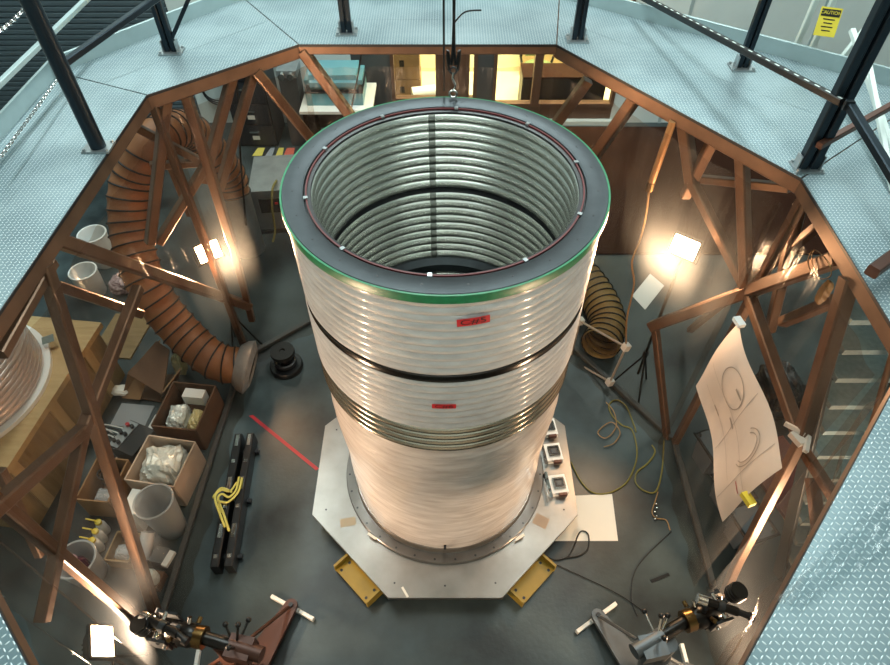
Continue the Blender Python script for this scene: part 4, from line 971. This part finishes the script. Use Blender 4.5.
# second wrapped drum on crate, far left
dc = Vector((-4.28, .45, 0))
cr = thing('wooden_crate', tuple(dc), 'plywood crate and board carrying the second wrapped drum', 'crate')
obj('crate_body', box(dc+Vector((.05, 0, .35)), (1.62, 1.7, .7), -.12), M_woodd, cr)
obj('crate_board', box(dc+Vector((.05, 0, .73)), (1.7, 1.8, .06), -.12), M_wood, cr)
for k in (-1, 0, 1): obj('batten', box(dc+Vector((.87*math.cos(-.12)-k*.6*math.sin(-.12), .87*math.sin(-.12)+k*.6*math.cos(-.12), .36)), (.02, .1, .66), -.12), M_wood, cr)
dr = thing('wrapped_drum', (dc.x, dc.y, .76), 'second corrugated drum in shiny clear wrap on the wooden crate', 'drum')
obj('drum_shell', wrapped([(x, z) for x, z in ribs(1.75, .80, .055, .74, .013)], 110, .003, 1), M_wrap, dr, True) if False else None
V_, F_ = wrapped(ribs(1.75, .80, .055, .74, .014), 110, .003, 1)
obj('drum_shell', ([(v[0]+dc.x, v[1]+dc.y, v[2]) for v in V_], F_), mat('drum_wrap', 'b9aca5', .22, .35, bump=.3, bscale=24, coat=.8), dr, True)
obj('drum_flange', lathe([(.55, .76), (.80, .76), (.80, .80), (.55, .80)], dc, 72, True), M_white, dr, True)
obj('drum_top', lathe([(.001, 1.75), (.74, 1.75), (.74, 1.79), (.001, 1.79)], dc, 72), M_steel, dr, True)
for k in range(4):
    c = U(44+k*0, 350, z=.83); 
obj('hold_down_clip', box((dc.x+.66, dc.y+.5, .82), (.10, .10, .07), .5), M_chrome, dr)
obj('hold_down_clip', box((dc.x+.62, dc.y-.58, .82), (.10, .10, .07), -.6), M_chrome, dr)
obj('plywood_board', box((-3.52, 1.72, .010), (.45, .6, .02), -.12), M_woodd, None, False, 'plywood board lying on the floor beside the crate', 'board')
lump(tuple(U(124, 290, z=0)), .2, .25, .2, 4, mat('mixed_wire', '6a4a4a', .6, hex2='b0a0a0', scale=40), 'wire_bundle', 'bundle of red and white wire beside the hose', 'wire')
# ================================================================== RIGHT SIDE: plan, stairs, tubs
def planfn(u, v):
    a = W(739, 322, 'DE', -.165); b_ = W(697, 386, 'DE', -.20); c_ = W(722, 522, 'DE', -.18); d_ = W(785, 468, 'DE', -.165)
    p = a.lerp(d_, u).lerp(b_.lerp(c_, u), v)
    n, _ = wallplane('DE'); o = .035*math.sin(u*7+v*2)+.02*math.sin(v*5)
    return p-Vector((n.x, n.y, 0))*o*.7
pl = thing('paper_plan', tuple(planfn(.5, 1)), 'large wavy paper plan with faint drawings clipped to the right truss', 'paper plan')
obj('sheet', sheet(planfn, 24, 12), M_plan, pl, True)
def onplan(pts, wd):
    V_, F_ = [], []
    nrm = Vector((-1, -.05, .0))*.004
    for i, (u, v) in enumerate(pts):
        du, dv_ = (pts[min(i+1, len(pts)-1)][0]-pts[max(i-1, 0)][0]), (pts[min(i+1, len(pts)-1)][1]-pts[max(i-1, 0)][1]); l = math.hypot(du, dv_) or 1
        ox, oy = -dv_/l*wd, du/l*wd
        V_ += [planfn(u+ox, v+oy)+nrm, planfn(u-ox, v-oy)+nrm]
    return V_, [(2*i, 2*i+1, 2*i+3, 2*i+2) for i in range(len(pts)-1)]
for (cu, cv, ru, rv, a0, a1) in ((.33, .33, .13, .18, 0, 6.3), (.72, .38, .10, .2, -2.6, 1.2), (.72, .38, .075, .16, -2.6, 1.2)):
    obj('drawn_line', onplan([(cu+ru*math.cos(a0+(a1-a0)*k/30), cv+rv*math.sin(a0+(a1-a0)*k/30)) for k in range(31)], .004), M_print, pl)
for pts in (((.05, .5), (.95, .5)), ((.84, .03), (.84, .97)), ((.5, .05), (.5, .95)), ((.1, .75), (.8, .75))): obj('drawn_line', onplan([(pts[0][0]+(pts[1][0]-pts[0][0])*k/20, pts[0][1]+(pts[1][1]-pts[0][1])*k/20) for k in range(21)], .002), M_print, pl)
for u, v in ((.48, .55), (.3, .75), (.4, .28)): obj('print_block', onplan([(u-.04+.08*k/4, v) for k in range(5)], .012), M_print, pl)
obj('red_note', onplan([(.86+.02*k, .6) for k in range(5)], .006), M_redt, pl)
pa = planfn(0, 0); obj('clip', box(pa, (.05, .08, .03), .2), M_white, pl)
obj('yellow_clip', box(planfn(.97, .45)+Vector((0, -.05, -.02)), (.05, .09, .04), .3), M_sign, pl)
# stairs outside, right
P0, P1 = Vector((2.74, -.06, 2.32)), Vector((2.84, -.43, 1.32))
stair = thing('stair', (2.8, -.9, 0), 'steep grey grating stair descending behind the right truss', 'stair')
for k in range(11):
    z = 2.32-.2*k; u = (2.32-z); c = P0.lerp(P1, u)
    obj('tread', box((c.x, c.y, z), (.46, .21, .045)), M_tread2, stair)
for s in (-1, 1):
    a = P0.lerp(P1, -.15)+Vector((.25*s, 0, 0)); b_ = P0.lerp(P1, 2.27)+Vector((.25*s, 0, 0))
    obj('stringer', bar(a, b_, .03, .1), M_greyp, stair)
obj('handrail', cyl(P0.lerp(P1, .1)+Vector((-.12, -.3, .2)), P0.lerp(P1, 2.2)+Vector((-.12, -.3, .2)), .02, n=10), M_tube, stair, True)
# dark tubs and cases outside the right curtain
def tub(px, py, sx, sy, sz, rz, label):
    c = U(px, py, z=0); t = thing('storage_tub', (c.x, c.y, 0), label, 'tub', 'storage tubs')
    mt = mat('tub_grey', '55606a', .4)
    bm = bmesh.new(); bmesh.ops.create_cube(bm, size=1)
    for v in bm.verts:
        k = 1 if v.co.z > 0 else .85; v.co = Vector((v.co.x*sx*k, v.co.y*sy*k, v.co.z*sz))
    bmesh.ops.bevel(bm, geom=[e for e in bm.edges if abs(e.verts[0].co.z-e.verts[1].co.z) > .01], offset=.05, segments=3, affect='EDGES')
    Rz = Matrix.Rotation(rz, 3, 'Z'); bm.verts.index_update()
    vf = ([Vector((c.x, c.y, sz/2))+Rz @ v.co for v in bm.verts], [tuple(v.index for v in f.verts) for f in bm.faces]); bm.free()
    obj('tub_body', vf, mt, t)
    hw, hd = sx/2, sy/2; cs = []
    for (x, y) in ((-hw, -hd), (hw, -hd), (hw, hd), (-hw, hd), (-hw, -hd)): cs.append(Vector((c.x, c.y, sz))+Rz @ Vector((x, y, 0)))
    obj('rim', sweep(cs, .018, 6), M_black, t)
tub(708, 462, .27, .34, .3, .3, 'grey tub with black rim nearest the truss foot outside the right curtain'); tub(724, 500, .24, .30, .26, .3, 'grey tub with black rim under the hanging paper plan'); tub(740, 537, .27, .30, .3, .3, 'grey tub with black rim beyond the two other tubs')
lump(tuple(U(768, 405, z=.0)), .35, .5, .5, 2, M_black, 'trash_bag', 'shiny black plastic bag behind the paper plan', 'bag')
obj('floor_board', box((U(800, 500, z=0).x, U(800, 500, z=0).y, .02), (.5, 1.2, .04), .3), mat('red_brown_board', '6b3527', .6, noise=.15), None, False, 'red-brown board on the floor beyond the right truss', 'board')
cable('wire_coil', [W(812, 250, 'DE', -.004), W(808, 262, 'DE', -.008), W(813, 274, 'DE', -.008), W(822, 279, 'DE', -.006), W(831, 275, 'DE', -.006), W(828, 262, 'DE', -.008), W(815, 250, 'DE', -.004), W(812, 262, 'DE', -.01), W(818, 276, 'DE', -.01)], .003, M_brass, 'thin brown wire wound around the upper right truss tube', 'wire')
lump(tuple(W(818, 302, 'DE', .12)), .05, .06, .17, 7, M_cableO, 'tag_bundle', 'ragged tan rag tied under the upper right truss tube', 'rag')
# ================================================================== ALIGNMENT STANDS (front)
def stand(sx, foot_px, m, arm, scope, drum, label_s, label_i):
    # sx: -1 left, 1 right
    fp = U(*foot_px, z=.05); ctr = Vector((sx*1.44, -1.62, 0))
    t = thing('floor_stand', tuple(ctr), label_s, 'stand')
    legs = [Vector((fp.x, fp.y, 0))]
    v = legs[0]-ctr
    for k in (1, 2): legs.append(ctr+Matrix.Rotation(k*2*math.pi/3, 3, 'Z') @ v*.78)
    for lg in legs:
        d = (lg-ctr).normalized(); n = Vector((-d.y, d.x, 0))
        poly = [ctr+n*.10, ctr-n*.10]+[lg+n*(-.05*math.cos(q))+d*(.05*math.sin(q)) for q in [math.pi*k/6-0 for k in range(7)]]
        poly = [ctr-n*.11, lg-n*.05]+[lg+(n*(-math.cos(q))+d*math.sin(q))*.05 for q in [math.pi*k/6 for k in range(1, 6)]]+[lg+n*.05, ctr+n*.11]
        lo = obj('leg_plate', prism([(v_.x, v_.y) for v_ in poly], .06, .10), m, t)
        obj('slot', cyl(lg+Vector((0, 0, .10)), lg+Vector((0, 0, .115)), .018, n=10), M_dark, lo)
        pad = obj('foot_pad', join(bar(lg+n*.20+Vector((0, 0, .028)), lg+n*.06+Vector((0, 0, .028)), .028, .05), bar(lg-n*.06+Vector((0, 0, .028)), lg-n*.20+Vector((0, 0, .028)), .028, .05), bar(lg+n*.07+Vector((0, 0, .028)), lg-n*.07+Vector((0, 0, .028)), .03, .05)), M_white, lo)
        obj('brace_rod', cyl(lg.lerp(ctr, .05)+Vector((0, 0, .12)), ctr+Vector((0, 0, .55))+d*.06, .014, n=8), m, t, True)
    obj('column', cyl(ctr+Vector((0, 0, .06)), ctr+Vector((0, 0, .86)), .055, n=24), m, t, True)
    obj('sleeve', cyl(ctr+Vector((0, 0, .30)), ctr+Vector((0, 0, .62)), .075, n=24), m, t, True)
    a0, a1, hd = [U(px, py, z=z) for px, py, z in arm]
    obj('clamp_head', box(ctr.lerp(Vector((a0.x, a0.y, 0)), .5)+Vector((0, 0, .88)), (.16, .14, .12), .2*sx), m, t)
    obj('arm', cyl(a0, a0.lerp(a1, .55), .05, n=20), m, t, True)
    obj('arm_sleeve', cyl(a0.lerp(a1, .5), a1, .042, n=20), M_inst, t, True)
    md = a0.lerp(a1, .45)
    for k, (dx, dy, dz) in enumerate(((.02, .10, .12), (-.06*sx, .15, .05), (.08*sx, .12, .06), (.0, -.04, .15))):
        e = md+Vector((dx, dy, dz)); kb = obj('lever', cyl(md+Vector((dx*.3, dy*.2, .02)), e, .008, n=8), M_chrome if sx > 0 else M_inst, t, True)
        obj('knob', lathe([(.019*math.sin(q*math.pi/6), -.019*math.cos(q*math.pi/6)) for q in range(7)], e, 12), M_black, kb, True)
    # optical instrument on the arm
    i = thing('alignment_telescope', tuple(hd-Vector((0, 0, .1))), label_i, 'instrument')
    ad = (hd-a1); ad.z = 0; ad.normalize(); an = Vector((-ad.y, ad.x, 0)); z = Vector((0, 0, 1))
    if an.y < 0: an = -an
    obj('mount_ring', cyl(a1, a1+ad*.06, .07, n=28), M_brass, i, True)
    for k in range(8):
        th = k*math.pi/4; e = a1+ad*.06+an*.058*math.cos(th)+z*.058*math.sin(th); obj('ring_bolt', cyl(e, e+ad*.015, .009, n=6), M_brass, i)
    obj('body', lathe([(.001, 0), (.062, 0), (.075, .03), (.075, .10), (.06, .12), (.06, .17), (.045, .19), (.001, .19)], a1+ad*.06, 28, False, ad), M_inst, i, True)
    for s in (-1, 1): obj('yoke', box(hd+an*.085*s, (.12, .018, .16), math.atan2(ad.y, ad.x)), M_steel, i)
    o0, o1, e1 = [U(px, py, z=1.06) for px, py in scope]
    sd = (o1-o0).normalized()
    obj('scope_tube', lathe([(.001, 0), (.026, 0), (.026, .5), (.022, .52), (.022, 1), (.001, 1)], o0, 22, False, sd) if False else cyl(o0, o1, .028, n=22), M_inst, i, True)
    obj('objective', cyl(o0-sd*.03, o0+sd*.03, .038, n=22), M_chrome, i, True)
    obj('focus_collar', cyl(o0.lerp(o1, .45), o0.lerp(o1, .62), .036, n=22), M_steel, i, True)
    obj('eyepiece', cyl(o1, e1, .02, n=18), M_black, i, True)
    obj('eyecup', cyl(e1-sd*.02, e1+sd*.012, .027, n=18), M_black, i, True)
    d0 = U(*drum, z=1.0); d1 = d0+Vector((.02*sx, .0, .09))
    obj('micrometer_drum', cyl(d0, d1, .056, n=28), M_inst, i, True)
    for k in range(3): obj('drum_ring', lathe([(.057+.004*math.cos(q*math.pi/3), .004*math.sin(q*math.pi/3)) for q in range(6)], d0.lerp(d1, .2+.3*k), 24, True, d1-d0), M_steel, i, True)
    obj('drum_arm', bar(hd, d0.lerp(d1, .1), .035), M_inst, i)
    for k in range(9):
        th = k*.75; e = a1.lerp(hd, .3+.13*k)+an*.075*math.cos(th)+z*.075*abs(math.sin(th))
        obj('adjusting_screw', cyl(e, e+(an*math.cos(th)+z*abs(math.sin(th)))*.04, .015, n=12), (M_brass, M_chrome, M_steel)[k % 3], i, True)
    obj('level_vial', cyl(hd+z*.10-an*.08, hd+z*.10+an*.08, .014, n=12), M_chrome, i, True)
    obj('base_casting', box(hd+z*-.05, (.16, .15, .07), math.atan2(ad.y, ad.x)), M_inst, i)
stand(-1, (292, 607), M_ironb, ((262, 655, .9), (205, 638, .9), (166, 630, .92)), ((146, 618), (178, 634), (186, 641)), (146, 628), 'brown iron three-legged floor stand with black-knobbed levers', 'black optical telescope with chrome knobs on the brown stand')
stand(1, (597, 617), M_irong, ((634, 652, .9), (684, 622, .9), (714, 611, .92)), ((702, 600), (738, 612), (752, 617)), (732, 595), 'grey iron three-legged floor stand with bright levers', 'black optical telescope with ribbed drum on the grey stand')
cable('black_cord', [Vector((1.52, -1.2, .0045)), Vector((1.50, -1.05, .0045)), Vector((1.60, -.80, .0045)), Vector((1.95, -.5, .0045))], .004, M_cableK, 'thin black cord running along the foot of the curtain near the grey stand')
obj('floor_tab', box((U(660, 578, z=0).x, U(660, 578, z=0).y, .004), (.17, .025, .006), .35), M_black, None, False, 'short black strip lying on the floor near the grey stand', 'strip')
cable('black_cord', [W(362, 50, 'BC', .12), W(358, 75, 'BC', .12), W(351, 112, 'BC', .12), W(350, 140, 'BC', .12)], .006, M_cableK, 'black cord hanging behind the vessel rim beside the teal case')
